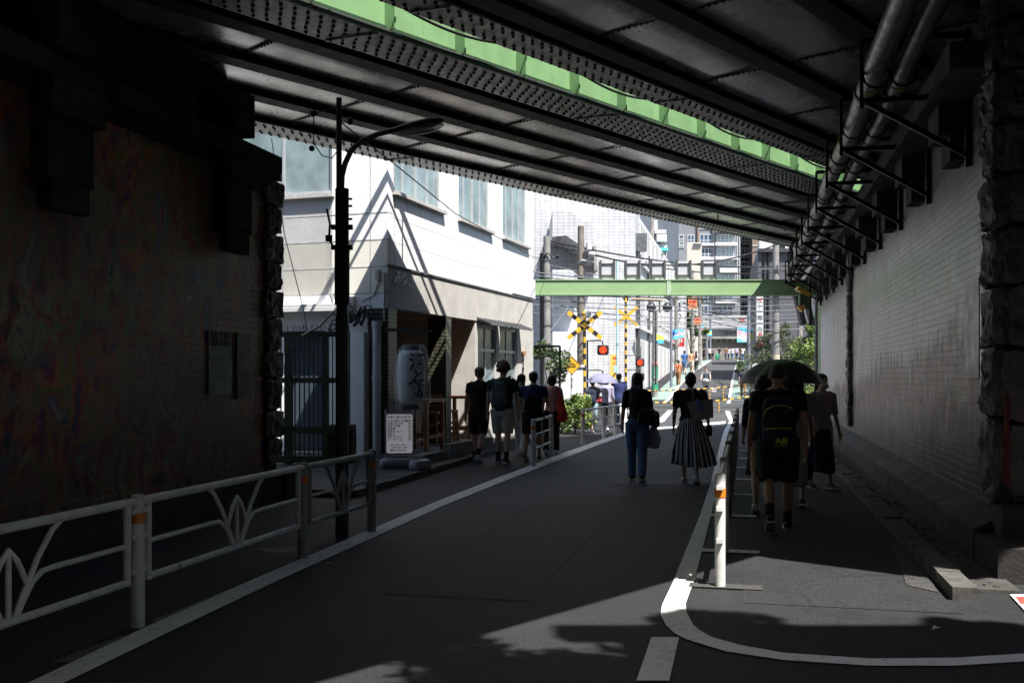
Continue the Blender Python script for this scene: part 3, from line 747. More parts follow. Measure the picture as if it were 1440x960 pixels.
b = MB(); b.box((1.15, -1.18, .17), (2.3, .16, .38)); b.box((-.75, -1.12, .13), (1.3, .22, .24)); b.box((3.3, -1.16, .1), (2, .14, .26)); obj('terrace_kerb', b, CONC, HR)
for x0, x1 in ((4.72, 6.2), (6.32, 7.92)):
    b = MB(); b._add([(x0, .0, 2.90), (x1, .0, 2.90), (x1, -.36, 2.76), (x0, -.36, 2.76), (x0, 0, 2.94), (x1, 0, 2.94), (x1, -.36, 2.79), (x0, -.36, 2.79)], [(0, 3, 2, 1), (4, 5, 6, 7), (3, 7, 6, 2), (0, 4, 7, 3), (1, 2, 6, 5)])
    for i in range(7): b.bar((x0+(x1-x0)*i/6, -.0, 2.95), (x0+(x1-x0)*i/6, -.36, 2.80), .03, .02)
    obj('awning', b, mat('awning_metal', (.16, .16, .17), .45, .5), HR)
b = MB(); b.box((-.12, 2.3, 2.9), (.3, 3.0, .03)); b.box((-.2, 2.3, 2.84), (.14, 3.0, .03)); b.box((-.26, 2.3, 2.87), (.02, 3.04, .13)); obj('door_canopy', b, SMOOTHW, HR)
b = MB(); b.box((.16, 1.72, 1.25), (.05, .84, 2.3)); d_ = obj('side_door', b, GLASSD, HR)
b = MB(); b.box((.12, 1.72, 2.38), (.06, .9, .05)); b.box((.12, 1.28, 1.3), (.06, .05, 2.3)); b.box((.12, 2.16, 1.3), (.06, .05, 2.3)); obj('door_frame', b, FRAME, d_)
# pier between gate and shop: stucco buttress, downpipe, cables
b = MB(); b.box((-.12, .62, 1.2), (.24, .5, 2.4)); obj('stucco_buttress', b, STUCCO, HR)
b = MB(); b.cyl((-.12, .16, .05), (-.12, .16, 2.55), .082, 16); b.cyl((-.12, .16, 2.5), (-.12, .16, 2.6), .10, 16); b.cyl((-.12, .16, 1.5), (-.12, .16, 1.62), .09, 16); obj('downpipe', b, mat('grey_white_pvc', (.55, .56, .58), .4, 0, .1), HR)
b = MB(); rg = random.Random(5)
for i in range(7):
    a_ = rg.random()*6; pts = [Vector((-.16-.05*rg.random(), .35+.3*t+.12*math.sin(t*5+a_), 2.55+.28*math.sin(t*3.1)*rg.uniform(.5, 1.2)+.05*math.cos(t*9+a_))) for t in [k/9 for k in range(10)]]
    b.tube(pts, rg.choice((.012, .02, .028)), 6)
for cy, cz, r in ((.3, 2.78, .10), (1.05, 2.6, .14), (.95, 2.5, .13), (1.0, 2.45, .10)):
    b.tube([(-.2, cy+r*math.cos(t), cz+r*1.1*math.sin(t)) for t in [k*math.pi/8 for k in range(17)]], .012, 6)
b.tube([(-.16, .5, 2.75), (-.16, .75, 2.95), (-.16, 1.0, 2.85), (-.17, 1.1, 3.1)], .012, 6)
obj('cable_tangle', b, WIREM, HR)
b = MB(); b.box((-.05, .72, 2.98), (.1, .14, .18)); b.box((-.04, .18, 3.45), (.08, .07, .22)); b.tube([(-.02, .2, 3.3), (-.02, .26, 3.1), (-.02, .5, 3.0)], .012, 6); b.tube([(-.03, .05, 2.6), (-.03, .05, 3.5)], .02, 6)
obj('junction_box', b, mat('box_grey', (.5, .5, .48), .5), HR)
# small wire lettering on the fascia (shop name in thin script)
text('みゆき', .30, mat('wire_letters', (.5, .5, .5), .35, .6), HR, (.62, -.05, 3.42), 0, 90, extrude=.006, shear=.25, bold=-.004)
text('酒', .22, BLACKM, HR, (4.635, .95, 1.9), R_(-90), 90, extrude=.006, bold=.01); text('ゆ', .22, BLACKM, HR, (4.635, .95, 1.55), R_(-90), 90, extrude=.006, bold=.01)
for i, ch in enumerate('大衆食堂'): text(ch, .17, BLACKM, HR, (8.25, -.012, 1.95-i*.19), 0, 90, extrude=.004, bold=.004)
b = MB(); b.box((8.25, -.03, 2.18), (.2, .05, .12)); obj('wooden_tag', b, WOOD, HR)
b = MB(); b.cyl((1.6, .9, 2.85), (1.6, .9, 2.7), .01, 6); gl = MB(); gl.ell((1.6, .9, 2.58), (.13, .13, .13)); 
lp = thing('globe_lamp', 'unlit frosted globe lamp hanging inside the restaurant opening', 'lamp', HR.matrix_world@Vector((0, 0, 0)) if False else Matrix.Rotation(HR.rotation_euler[2], 3, 'Z')@Vector((1.6, .9, 2.58))+Vector(HR.location))
g2 = MB(); g2.ell((0, 0, 0), (.13, .13, .13)); obj('globe', g2, mat('frost_globe', (.5, .48, .44), .3), lp); g3 = MB(); g3.cyl((0, 0, .12), (0, 0, .27), .012, 6); obj('stem', g3, BLACKM, lp)
def HL(x, y, z): return Matrix.Rotation(HR.rotation_euler[2], 3, 'Z')@Vector((x, y, z))+Vector((-2.3, 18.4, 0))
HRZ = HR.rotation_euler[2]
# lantern bracket + lantern
root = thing('paper_lantern', 'big white paper lantern with black brush characters, wrapped in clear plastic by the tiled corner', 'lantern', (-1.82, 17.95, 1.58))
prof = [(-.50, .15), (-.47, .185), (-.42, .215), (-.3, .238), (-.1, .25), (.1, .252), (.28, .245), (.4, .225), (.45, .195), (.48, .155)]
b = MB(); rg_ = []
for i in range(61):
    z = -.5+.98*i/60
    for (za, ra), (zb, rb) in zip(prof, prof[1:]):
        if za <= z <= zb+1e-6: r = ra+(rb-ra)*(z-za)/(zb-za)
    rg_.append((0, 0, z, r+(.003 if i % 2 else 0), r+(.003 if i % 2 else 0)))
b.rings(rg_, 36); obj('shade', b, mat('lantern_paper', (.72, .74, .75), .6, 0, .06, 3), root)
b = MB(); b.rings([(0, 0, .47, .16, .16), (0, 0, .56, .165, .165)], 24); b.rings([(0, 0, -.58, .155, .155), (0, 0, -.49, .16, .16)], 24); obj('caps', b, BLACKM, root)
def bend(me, R, ang):
    for v_ in me.vertices:
        x, y, z = v_.co; a_ = ang+x/R; rr = R+.006+z; v_.co = (rr*math.sin(a_), -rr*math.cos(a_), y)
for ch, zz, sz in (('酒', .24, .34), ('と', .0, .24), ('飯', -.24, .36)):
    me = text_mesh(ch, sz, .001, bold=.008); bend(me, .25, .62); me.materials.append(BLACKM); o = bpy.data.objects.new('lettering', me); sc.collection.objects.link(o); o.parent = root; o.location = (0, 0, zz)
b = MB(); rgs = []
for i, (z, r) in enumerate([(-.74, .10), (-.70, .2), (-.6, .28), (-.45, .31), (-.2, .33), (.1, .325), (.35, .30), (.5, .25), (.58, .18)]): rgs.append((.03, 0, z, r, r))
vs0 = len(b.v); b.rings(rgs, 28, False)
for k_, q in enumerate(b.v): q += Vector((noise.noise(q*9)*.03, noise.noise(q*9+Vector((5, 0, 0)))*.03, 0))
PLASTIC, N, bs_ = newmat('clear_plastic'); bs_.inputs['Base Color'].default_value = (.8, .82, .84, 1); bs_.inputs['Alpha'].default_value = .16; bs_.inputs['Roughness'].default_value = .12
N.link(N.bump(N.noise(N.coord(), 14, 5, .6), .9, .02), bs_.inputs['Normal'])
obj('plastic_wrap', b, PLASTIC, root)
b = MB(); b.tube([(-.12, 0, .55), (-.12, 0, .68), (0, 0, .74), (.12, 0, .68), (.12, 0, .55)], .006, 5); b.tube([(0, 0, .56), (0, 0, .84)], .006, 5); obj('hanger_wire', b, BLACKM, root)
root = thing('lantern_bracket', 'flat black metal hood and arm from which the paper lantern hangs', 'bracket', (-1.95, 18.1, 2.42))
b = MB(); b.bar((-.35, .15, 0), (.5, -.25, -.02), .16, .025); b.bar((-.35, .15, .03), (.3, -.15, .03), .03, .03); b.tube([(-.3, .1, 0), (-.3, .25, -.0), (-.32, .4, .0)], .015, 6); obj('hood', b, BLACKM, root)
# signboard
def rrect(w_, h_, r, n=5):
    pts = []
    for cx, cz, a0 in ((w_/2-r, h_/2-r, 0), (-w_/2+r, h_/2-r, 90), (-w_/2+r, -h_/2+r, 180), (w_/2-r, -h_/2+r, 270)):
        for k in range(n+1): a_ = R_(a0+90*k/n); pts.append((cx+r*math.cos(a_), cz+r*math.sin(a_)))
    return pts
def slab(b_, w_, h_, r, y0, y1, zc, xc=0):
    pts = rrect(w_, h_, r); n = len(pts)
    vs = [(xc+p[0], y0, zc+p[1]) for p in pts]+[(xc+p[0], y1, zc+p[1]) for p in pts]
    b_._add(vs, [tuple(range(n)), tuple(range(2*n-1, n-1, -1))]+[(i, n+i, n+(i+1) % n, (i+1) % n) for i in range(n)])
root = thing('menu_stand', 'white standing menu board with handwritten Japanese dishes and prices on a water-filled base', 'sign', (-1.83, 16.2, .1), R_(6))
b = MB(); slab(b, .47, .68, .05, -.035, .035, .56); obj('board', b, mat('board_rim', (.42, .43, .45), .35, .2), root)
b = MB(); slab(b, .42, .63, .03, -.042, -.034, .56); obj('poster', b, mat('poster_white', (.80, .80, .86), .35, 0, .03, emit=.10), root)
INKK = mat('ink_black', (.015, .015, .02), .6); INKR = mat('ink_red', (.55, .04, .04), .6)
text('大衆食堂', .052, INKR, root, (-.10, -.045, .825), bold=.0012); text('みゆき', .06, INKK, root, (.10, -.045, .825), bold=.0008)
menu = [('たたき黒かつお鰹', '450'), ('大根のから揚', '450'), ('若鶏の唐揚', '450'), ('肉豆腐', '550'), ('納豆オムレツ', '550'), ('串焼き', '250'), ('生鮮ざわとり', '450'), ('(バーベース)', '350')]
for i, (a_, c_) in enumerate(menu):
    z = .765-i*.043; text(a_, .042, INKK, root, (-.195, -.045, z), align='LEFT', bold=.0008); text(c_, .04, INKK, root, (.195, -.045, z), align='RIGHT', bold=.0008)
for i, t_ in enumerate(('平日 17:00 - 23:00', '土日祝 15:00 - 23:00', '電話 03-3400-0000')): text(t_, .032, INKK, root, (-.15, -.045, .375-i*.042), align='LEFT', bold=.0006)
b = MB()
for x in (-.225, .225): b.tube([(x, 0, .03), (x, 0, .95)], .013, 8)
b.bar((-.225, 0, .12), (.225, 0, .12), .02, .02); obj('frame_tubes', b, FRAME, root)
b = MB(); b.ell((-.03, .02, .08), (.30, .15, .09), 20, 10, e=.6); b.tube([(-.22, -.02, .15), (-.1, -.02, .185), (.08, -.02, .185), (.2, -.02, .14)], .02, 8)
obj('water_tank', b, mat('grey_plastic', (.40, .42, .46), .35, 0, .08), root)
root = thing('water_weight', 'small grey plastic water tank lying on the kerb beside the menu board', 'weight', (-1.47, 15.95, 0.08), R_(-35))
b = MB(); b.ell((0, 0, .09), (.14, .19, .10), 18, 10, e=.65); b.tube([(-.05, -.12, .17), (0, -.06, .2), (0, .06, .2), (.05, .12, .17)], .02, 8); b.cyl((0, -.1, .17), (0, -.1, .21), .03, 10); obj('tank', b, MATS['grey_plastic'], root)
# tables and stools
def table(label, x, y, w_, d_, h_):
    root = thing('wooden_table', label, 'table', HL(x, y, .155), HRZ)
    b = MB(); b.box((0, 0, h_-.03), (w_, d_, .06)); obj('table_top', b, WOOD, root)
    for i in (-1, 1):
        for j in (-1, 1):
            b = MB(); b.box((i*(w_/2-.06), j*(d_/2-.06), (h_-.06)/2), (.07, .07, h_-.062)); obj('leg', b, WOOD, root)
    b = MB(); b.box((0, -d_/2+.06, .28), (w_-.2, .04, .06)); b.box((0, d_/2-.06, .28), (w_-.2, .04, .06)); b.box((w_/2-.06, 0, .28), (.04, d_-.2, .06)); b.box((-w_/2+.06, 0, .28), (.04, d_-.2, .06)); obj('stretchers', b, WOOD, root)
table('tall orange wooden table right of the dark tiled column', 3.95, .05, .8, .75, 1.0)
table('tall wooden table half hidden behind the paper lantern', .95, -.25, .9, .7, 1.0)
def stool(label, x, y, back):
    root = thing('wooden_stool', label, 'stool', HL(x, y, .155), HRZ+.1)
    b = MB(); b.box((0, 0, .68), (.34, .34, .04)); obj('seat', b, WOOD, root)
    for i in (-1, 1):
        for j in (-1, 1): b = MB(); b.bar((i*.17, j*.17, 0), (i*.14, j*.14, .66), .04, .04); obj('leg', b, WOOD, root)
    b = MB()
    for z in (.2, .42):
        for i in (-1, 1): b.box((i*.155, 0, z), (.025, .29, .03)); b.box((0, i*.155, z+.05), (.29, .025, .03))
    obj('rungs', b, WOOD, root)
    if back:
        b = MB(); b.bar((.15, -.15, .7), (.17, -.15, 1.05), .03, .03); b.bar((.15, .15, .7), (.17, .15, 1.05), .03, .03)
        for z in (.82, .92, 1.02): b.box((.165, 0, z), (.02, .3, .05))
        obj('backrest', b, WOOD, root)
stool('small wooden stool beside the tall table right of the tiled column', 3.4, .15, False)
stool('wooden chair with slatted back seen behind the lantern, nearest the tiled column', 2.35, .1, True)
stool('wooden chair with slatted back deeper inside the restaurant opening', 1.7, .9, True)
# ================================================================ GATE, PLANTER, LAMP POST
GATE = mat('dark_green_gate_paint', (.05, .08, .042), .5, 0, .3, 5, .2, 30, dirt=((.05, .025, .015), 6, .6))
root = thing('iron_gate', 'dark green barred iron gate with spiked top between the viaduct and the white house', 'gate', (-4.1, 17.0, .1), R_(-8))
b = MB()
for x in (-1.0, -.05, .3, 1.22): b.box((x, 0, 1.1), (.13 if x in (-1., .3) else .07, .09, 2.25))
for z in (2.2, 1.42, .58, .08): b.box((.1, -.0, z), (2.36, .07, .09 if z > 1 else .12))
b.box((.95, 0, 1.1), (.11, .08, 2.25)); b.bar((-.2, -.1, .62), (.25, -.1, .62), .04, .04)
obj('frame', b, GATE, root)
b = MB(); x = -1.0
while x < 1.2: b.box((x, 0, 1.1), (.018, .02, 2.1)); x += .083
obj('bars', b, GATE, root)
b = MB(); x = -1.05; rg = random.Random(2)
while x < 1.25: b.bar((x, 0, 2.24), (x+rg.uniform(-.02, .02), rg.uniform(-.03, .03), 2.36), .006, .006); x += .022
obj('spikes', b, BLACKM, root)
root = thing('stone_block', 'low dark block of wall standing between the gate and the downpipe', 'wall', (-2.95, 17.3, .1), R_(-5))
b = MB(); b.rock((0, 0, .32), (.42, .4, .66), 0, .02, 9, 6); obj('masonry', b, mat('mossy_block', (.05, .04, .03), .9, 0, .3, 8, .5), root)
root = thing('gutter_pipe', 'thin white and green vertical pipes on the house wall just right of the lamp post', 'pipe', (-2.95, 17.9, .1))
b = MB(); b.cyl((.02, 0, 0), (.02, 0, 2.3), .02, 8); b.cyl((.0, .05, 0), (.0, .05, 2.4), .02, 8); obj('pipe', b, GATE, root)
# street lamp
POST = mat('dark_green_post_paint', (.035, .06, .048), .4, .1, .3, 5, .1, 30)
root = thing('street_lamp', 'dark green street lamp post with a curved arm reaching under the viaduct', 'street lamp', (-1.685, 9.87, 0))
b = MB(); b.cyl((0, 0, -.02), (0, 0, 2.2), .066, 16); b.cyl((0, 0, 2.2), (0, 0, 2.92), .056, 16); b.cyl((-.03, 0, 2.85), (-.03, 0, 4.35), .028, 12); b.box((0, 0, .6), (.02, .15, .3)); obj('post', b, POST, root)
b = MB(); b.cyl((-.0, 0, 2.85), (-.0, 0, 3.45), .068, 12); b.cyl((0, 0, 2.3), (0, 0, 2.85), .075, 12)
for z in (3.07, 2.87): b.box((0, 0, z), (.21, .06, .045))
for z in (3.35, 3.28, 3.15): b.cyl((.05, 0, z), (.1, 0, z), .012, 6)
b.tube([(-.07, 0, 2.85), (-.13, 0, 2.95), (-.12, 0, 3.1), (-.15, 0, 3.25)], .012, 6); b.cyl((-.13, 0, 2.93), (-.13, 0, 2.99), .035, 8)
obj('clamps', b, BLACKM, root)
b = MB(); pts = [(-.005, 0, 3.0), (-.005, 0, 3.45), (.0, 0, 3.58), (.03, 0, 3.70), (.09, 0, 3.83), (.2, 0, 3.93), (.35, 0, 3.99), (.50, 0, 4.03)]
b.tube(pts, .028, 12); obj('arm', b, POST, root)
b = MB(); b.rings([(0, 0, -.05, .02, .02)], 8, False); b = MB()
hd = [(.48, .028), (.56, .045), (.7, .068), (.85, .072), (.96, .05), (1.01, .015)]
M_ = Matrix.Rotation(R_(-8), 3, 'Y')
b.tube([(x, 0, 4.03+(x-.5)*.2) for x, r in hd], [(r*1.0, r*.7) for x, r in hd], 14); h_ = obj('lamp_head', b, BLACKM, root)
b = MB(); b.tube([(x, 0, 3.985+(x-.5)*.2) for x, r in hd[1:]], [(r*.85, r*.75) for x, r in hd[1:]], 14)
LG, N, bs_ = newmat('lamp_glass'); bs_.inputs['Base Color'].default_value = (.45, .45, .43, 1); bs_.inputs['Roughness'].default_value = .15; bs_.inputs['Alpha'].default_value = .55
obj('lamp_glass', b, LG, h_)
b = MB(); 
for dz, x1 in ((4.2, -.9), (3.75, .0)): pass
b.tube([(-.03, 0, 4.25), (-.2, 0, 4.22), (-.28, 0, 4.18)], .008, 5); b.ell((-.28, 0, 4.2), (.035, .02, .035)); b.tube([(-.28, 0, 4.18), (-.28, 0, 3.9), (-.2, 0, 3.78), (-.1, 0, 3.75), (-.03, 0, 3.85)], .006, 5); b.ell((-.3, 0, 3.85), (.03, .02, .03)); b.ell((.08, 0, 4.12), (.03, .02, .04))
obj('insulators', b, BLACKM, root)
# ================================================================ GUARD RAILS
def guard_panel(label, s0, s1, t0, t1, motif=True, ms=(RAILW,), group=None, pipe=.027):
    p0 = RP(s0, t0); p1 = RP(s1, t1); L = (p1-p0).length; ang = math.atan2((p1-p0).y, (p1-p0).x)
    root = thing('guard_rail', label, 'guard rail', p0, ang, group)
    a, c = .11, L-.11
    b = MB(); b.tube([(a-.08, 0, .80), (c+.08, 0, .80)], pipe, 10); obj('top_rail', b, ms[0], root)
    b = MB(); b.tube([(a, 0, .30), (c, 0, .30)], pipe*.85, 10); obj('bottom_rail', b, ms[0], root)
    b = MB(); b.tube([(a, 0, .28), (a, 0, .80)], pipe*.9, 10); obj('end_post', b, ms[0], root); b = MB(); b.tube([(c, 0, .28), (c, 0, .80)], pipe*.9, 10); obj('end_post', b, ms[0], root)
    if motif:
        m = L/2+.05; b = MB(); r = pipe*.62
        b.tube([(a, 0, .53), (m-.36, 0, .53), (m-.26, 0, .525), (m-.18, 0, .48), (m-.10, 0, .38), (m-.05, 0, .30)], r, 8)
        b.tube([(c, 0, .53), (m+.36, 0, .53), (m+.26, 0, .525), (m+.18, 0, .48), (m+.10, 0, .38), (m+.05, 0, .30)], r, 8)
        b.tube([(m-.42, 0, .79), (m-.34, 0, .74), (m-.22, 0, .60), (m-.12, 0, .44), (m-.04, 0, .30)], r, 8)
        b.tube([(m+.42, 0, .79), (m+.34, 0, .74), (m+.22, 0, .60), (m+.12, 0, .44), (m+.04, 0, .30)], r, 8)
        b.tube([(m-.14, 0, .48), (m-.06, 0, .62), (m, 0, .68), (m+.06, 0, .62), (m+.14, 0, .48)], r, 8)
        b.tube([(m-.0, 0, .30), (m, 0, .67)], r, 8)
        obj('centre_motif', b, ms[0], root)
    else:
        b = MB(); b.tube([(a, 0, .55), (c, 0, .55)], pipe*.7, 8)
        b.tube([(L/2-.12, 0, .79), (L/2-.03, 0, .3)], pipe*.6, 8); b.tube([(L/2+.12, 0, .79), (L/2+.03, 0, .3)], pipe*.6, 8); obj('mid_rail', b, ms[0], root)
    return root
def guard_post(label, s, t, m_, h=.83, band=True, group=None, r=.045):
    root = thing('guard_post', label, 'post', RP(s, t), ROADZ, group)
    b = MB(); b.cyl((0, 0, -.02), (0, 0, h), r, 16); b.ell((0, 0, h), (r, r, .015))
    for z in (h-.09, h-.25, .36): b.box((0, .05, z), (.05, .08, .03)); b.box((0, -.05, z), (.05, .08, .03))
    obj('post', b, m_, root)
    if band: b = MB(); b.cyl((0, 0, h-.17), (0, 0, h-.10), r+.003, 16); obj('reflector_band', b, ORANGE, root)
    return root
TL = -3.78
P_ = [3.25, 5.64, 8.07, 9.62]
GRL = 'left guard rail with V motif, '
guard_panel(GRL+'panel outside the frame nearest the camera', .85, P_[0], TL-.02, TL-.02, ms=(RAILW,)); guard_panel(GRL+'panel cut off by the left photo edge', P_[0], P_[1], TL, TL, ms=(RAILW,))
guard_panel(GRL+'middle panel of the run before the mural', P_[1], P_[2], TL, TL+.01, ms=(RAILW,)); guard_panel(GRL+'last short panel by the lamp post', P_[2], P_[3], TL+.01, TL+.05, ms=(RAILG,))
for s, lb in zip(P_, ('white guard rail post at the left, outside the frame edge', 'scuffed white guard rail post nearest the camera, with orange band', 'rusty guard rail post in the middle of the left run', 'dull end post of the left guard rail beside the lamp post')):
    guard_post(lb, s, TL+(.04 if s > 9 else 0), RAILW if s < 7 else RAILG)
PR = [7.7, 9.25, 11.6, 13.7, 15.7, 17.7, 19.7, 21.7, 23.3]
for i, s in enumerate(PR):
    guard_post(['sunlit white guard post with orange band at the near end of the right rail', 'second guard post of the right rail, in shade'][i] if i < 2 else '%s post of the right guard rail, counted from the camera' % ORD[i], s, -.19, RAILW if i < 1 or i > 6 else RAILG, .85, i in (0, 2, 8), None if i < 2 else 'far posts of the right guard rail', .04)
for i, (a, c) in enumerate(zip(PR, PR[1:])):
    if i == 0: guard_panel('nearest panel of the right guard rail, seen almost end on', a, c, -.19, -.19, False, (RAILW,), None, .026)
    else: guard_panel('%s panel of the right guard rail, seen end on, counted from the camera' % ORD[i], a, c, -.19, -.19, False, (RAILW if i > 5 else RAILG,), 'far panels of the right guard rail', .026)
def st_of(v): return v.x*RD.x+v.y*RD.y, v.x*RQ.x+v.y*RQ.y
a_ = st_of(U(750, 17.6)); c_ = st_of(U(775, 19.7))
guard_panel('single short white guard rail standing alone behind the walking group', a_[0], c_[0], a_[1], c_[1], False)
guard_post('orange-banded near post of the lone guard rail by the group', a_[0], a_[1], RAILW, .82); guard_post('far post of the lone guard rail by the group', c_[0], c_[1], RAILW, .82, False)
lp_ = [(819.6, 22.9), (849, 25.2), (865, 26.4), (879, 28.4), (890, 31)]
for i, ((u0, y0), (u1, y1)) in enumerate(zip(lp_, lp_[1:])):
    a_ = st_of(U(u0, y0)); c_ = st_of(U(u1, y1))
    guard_panel(['sunlit white guard rail panel on the left before the crossing, nearest of its run', 'second sunlit guard rail panel before the crossing', 'third sunlit guard rail panel before the crossing', 'farthest sunlit guard rail panel, by the woman in jeans'][i], a_[0], c_[0], a_[1], c_[1], False, (worn_white('sunlit_tone_rail', (.86, .86, .86)),))  # white raised so this run looks sunlit although the bridge shadows it
for i, (u0, y0) in enumerate(lp_):
    a_ = st_of(U(u0, y0)); guard_post(['orange-banded first post of the sunlit guard rail run', 'second post of the sunlit guard rail run', 'middle post of the sunlit guard rail run', 'fourth post of the sunlit guard rail run', 'last post of the sunlit guard rail run'][i], a_[0], a_[1], MATS['sunlit_tone_rail'], .82, i == 0)
# ================================================================ BUILDINGS BEHIND THE CAMERA (they shade the near road, the rear one added for that)
root = thing('corner_building', 'plain concrete corner building on the near right, outside the frame, shading the road', 'building', (8.53, -4.96, 0))
b = MB(); b.prism([(-5.2, 7.0), (14, 7.0), (14, -20), (-5.2, -20)], 0, 9.0); obj('walls', b, CONCD, root)
b = MB(); b.prism([(-5.5, 7.2), (14, 7.2), (14, 6.9), (-5.5, 6.9)], 8.95, 9.25); obj('parapet', b, CONCD, root)
root = thing('rear_sky_blocker', 'plain dark building on the near left, unseen, added behind the camera to block sky light', 'building', (-14, -12, 0))  # unseen building added to keep the left wall and near road dark
b = MB(); b.prism([(-12, 10.5), (9.5, 10.5), (10, 2), (19, 1.5), (19, -4), (-12, -4)], 0, 16); obj('walls', b, CONCD, root)
def leafy(b, c, r, n, size, rg, squash=1, hollow=.35):
    for i in range(n):
        d = Vector((rg.gauss(0, 1), rg.gauss(0, 1), rg.gauss(0, 1))).normalized()
        q = Vector(c)+Vector((d.x*r[0], d.y*r[1], d.z*r[2]))*(hollow+(1-hollow)*rg.random()**.6)
        u_ = Vector((rg.gauss(0, 1), rg.gauss(0, 1), rg.gauss(0, .6))).normalized(); v_ = u_.orthogonal().normalized()
        v_ = (Matrix.Rotation(rg.random()*6.28, 3, u_)@v_); s = size*rg.uniform(.6, 1.3)
        b._add([q-u_*s, q+v_*s*.45, q+u_*s, q-v_*s*.45], [(0, 1, 2, 3)])
    return b
def m_leaf(name, c):
    m_, N, bs_ = newmat(name); f = N.noise(N.coord(), 2.2, 5, .7)
    N.link(N.ramp(f, [(.35, tuple(x*.45 for x in c)), (.65, tuple(x*1.35 for x in c))]), bs_.inputs['Base Color'])
    bs_.inputs['Roughness'].default_value = .55
    bs_.inputs['Subsurface Weight'].default_value = 0
    return m_
LEAF = m_leaf('leaf_green', (.075, .125, .03)); LEAF2 = m_leaf('leaf_olive', (.10, .12, .06)); LEAF3 = m_leaf('leaf_bright', (.15, .22, .045))
BARK = mat('bark', (.08, .06, .045), .9, 0, .3, 8, .6)
def tree(name, label, cat, loc, h, clumps, leaf, n, size, seed, tr=.12, group=None):
    rg = random.Random(seed); root = thing(name, label, cat, loc, 0, group)
    b = MB(); b.tube([(0, 0, -.2), (.03, 0, h*.35), (-.04, .03, h*.7)], [tr, tr*.8, tr*.4], 8)
    for (x, y, z, r) in clumps: b.tube([(0, 0, max(.1, h*.2)), (x*.5, y*.5, (z+h*.25)*.5), (x, y, z)], [tr*.5, tr*.3, tr*.1], 6)
    obj('trunk', b, BARK, root)
    b = MB()
    for (x, y, z, r) in clumps:
        for k in range(5):
            d = Vector((rg.gauss(0, .5), rg.gauss(0, .5), rg.gauss(0, .45)))*r; leafy(b, (x+d.x, y+d.y, z+d.z), (r*.6, r*.6, r*.5), n//5, size, rg)
    obj('crown', b, leaf, root); return root
tree('roadside_tree', 'leafy tree behind the camera on the right, dappling the near road', 'tree', (4.85, .95, 0), 6, [(-2.2, 1.3, 6.9, .75), (-3.0, 1.5, 7.2, .6), (-.9, 1.25, 8.9, .45), (.6, 1.2, 9.0, .35), (2.2, 1.25, 8.9, .4)], LEAF, 700, .10, 77, .16)
# bushes before the crossing, left
rg = random.Random(8)
tree('bush', 'sunlit green bush behind the low white guard rail, next to the walking group', 'bush', U(808, 27.0), .8, [(0, 0, .45, .42), (-.3, .2, .6, .3), (.15, -.1, .75, .25), (.3, .3, .3, .3)], LEAF3, 900, .05, 1, .03)
tree('bush', 'leafy plant at the foot of the yellow train warning sign', 'bush', U(793, 28.2), .9, [(0, 0, .5, .38), (.2, .1, .9, .25), (-.35, 0, .35, .3)], LEAF, 800, .06, 2, .03)
tree('bush', 'taller green plant beside the white house end wall', 'bush', U(775, 33), 2.6, [(0, 0, .9, .5), (.2, 0, 1.9, .5), (-.3, .2, 2.5, .4)], LEAF, 800, .07, 3, .05)
WTILE = m_tile('white_grid_tile', (.58, .58, .60), (.53, .53, .55), (.33, .33, .34), .29, .17, .013, 0, .45, bump=.2)
WT2 = mat('white_panel_wall', (.60, .60, .61), .6, 0, .08, 2, .1, 20, dirt=((.45, .44, .42), 2, .62))
GREYC = mat('light_concrete', (.28, .28, .275), .8, 0, .15, 1.5, .2, 20)
# ---- white tiled building beyond the crossing: camera face Y=55, street face runs along the road
root = thing('tiled_building', 'large white grid-tiled building with chamfered jutting bays beyond the crossing', 'building', (6.8, 55, 0))
b = MB(); A_ = Vector((0, 0, 0)); E_ = RD*33
F_ = RD*2.0; b.prism([(0, 0), (F_.x, F_.y), (F_.x-12, F_.y+6), (-14, 6), (-14, 0)], -.2, 21); obj('tiled_walls', b, WTILE, root)
b = MB(); b.prism([(F_.x, F_.y+.01), (E_.x, E_.y), (E_.x-9, E_.y+2), (F_.x-9, F_.y+2)], -.2, 10.3); b.prism([(F_.x+.05, F_.y+.01), (E_.x+.05, E_.y), (E_.x-.2, E_.y), (F_.x-.2, F_.y)], 10.3, 10.6); obj('street_wing', b, WT2, root)
def bay(pts, Y, thick, mm, nm='jutting_bay'):
    b_ = MB(); v0 = [P(u, v, Y)-Vector(root.location) for u, v in pts]; n = len(v0)
    v1 = [q+Vector((0, thick, 0)) for q in v0]; b_._add(v0+v1, [tuple(range(n-1, -1, -1)), tuple(range(n, 2*n))]+[(i, (i+1) % n, n+(i+1) % n, n+i) for i in range(n)])
    return obj(nm, b_, mm, root)
bay([(777, 297), (802, 297), (822, 311), (834, 311), (837, 347), (819, 347), (796, 331), (777, 333)], 50.5, 4.4, WTILE)
bay([(777, 379), (803, 379), (816, 389), (818, 403), (777, 403)], 50.5, 4.4, WTILE)
bay([(778, 404), (790, 404), (812, 437), (812, 470), (778, 470)], 52.5, 2.4, WT2)
bay([(777, 466), (808, 466), (830, 470), (830, 545), (777, 545)], 51.5, 3.4, WT2)
bay([(835, 345), (838, 345), (841, 380), (836, 380)], 53, 1.9, GREYC)
bay([(805, 347), (835, 347), (839, 372), (812, 372)], 54, .9, mat('shade_toned_wall', (.42, .42, .38), .8), 'recess_panel')  # shade of the recess is put into the panel colour
b = MB()
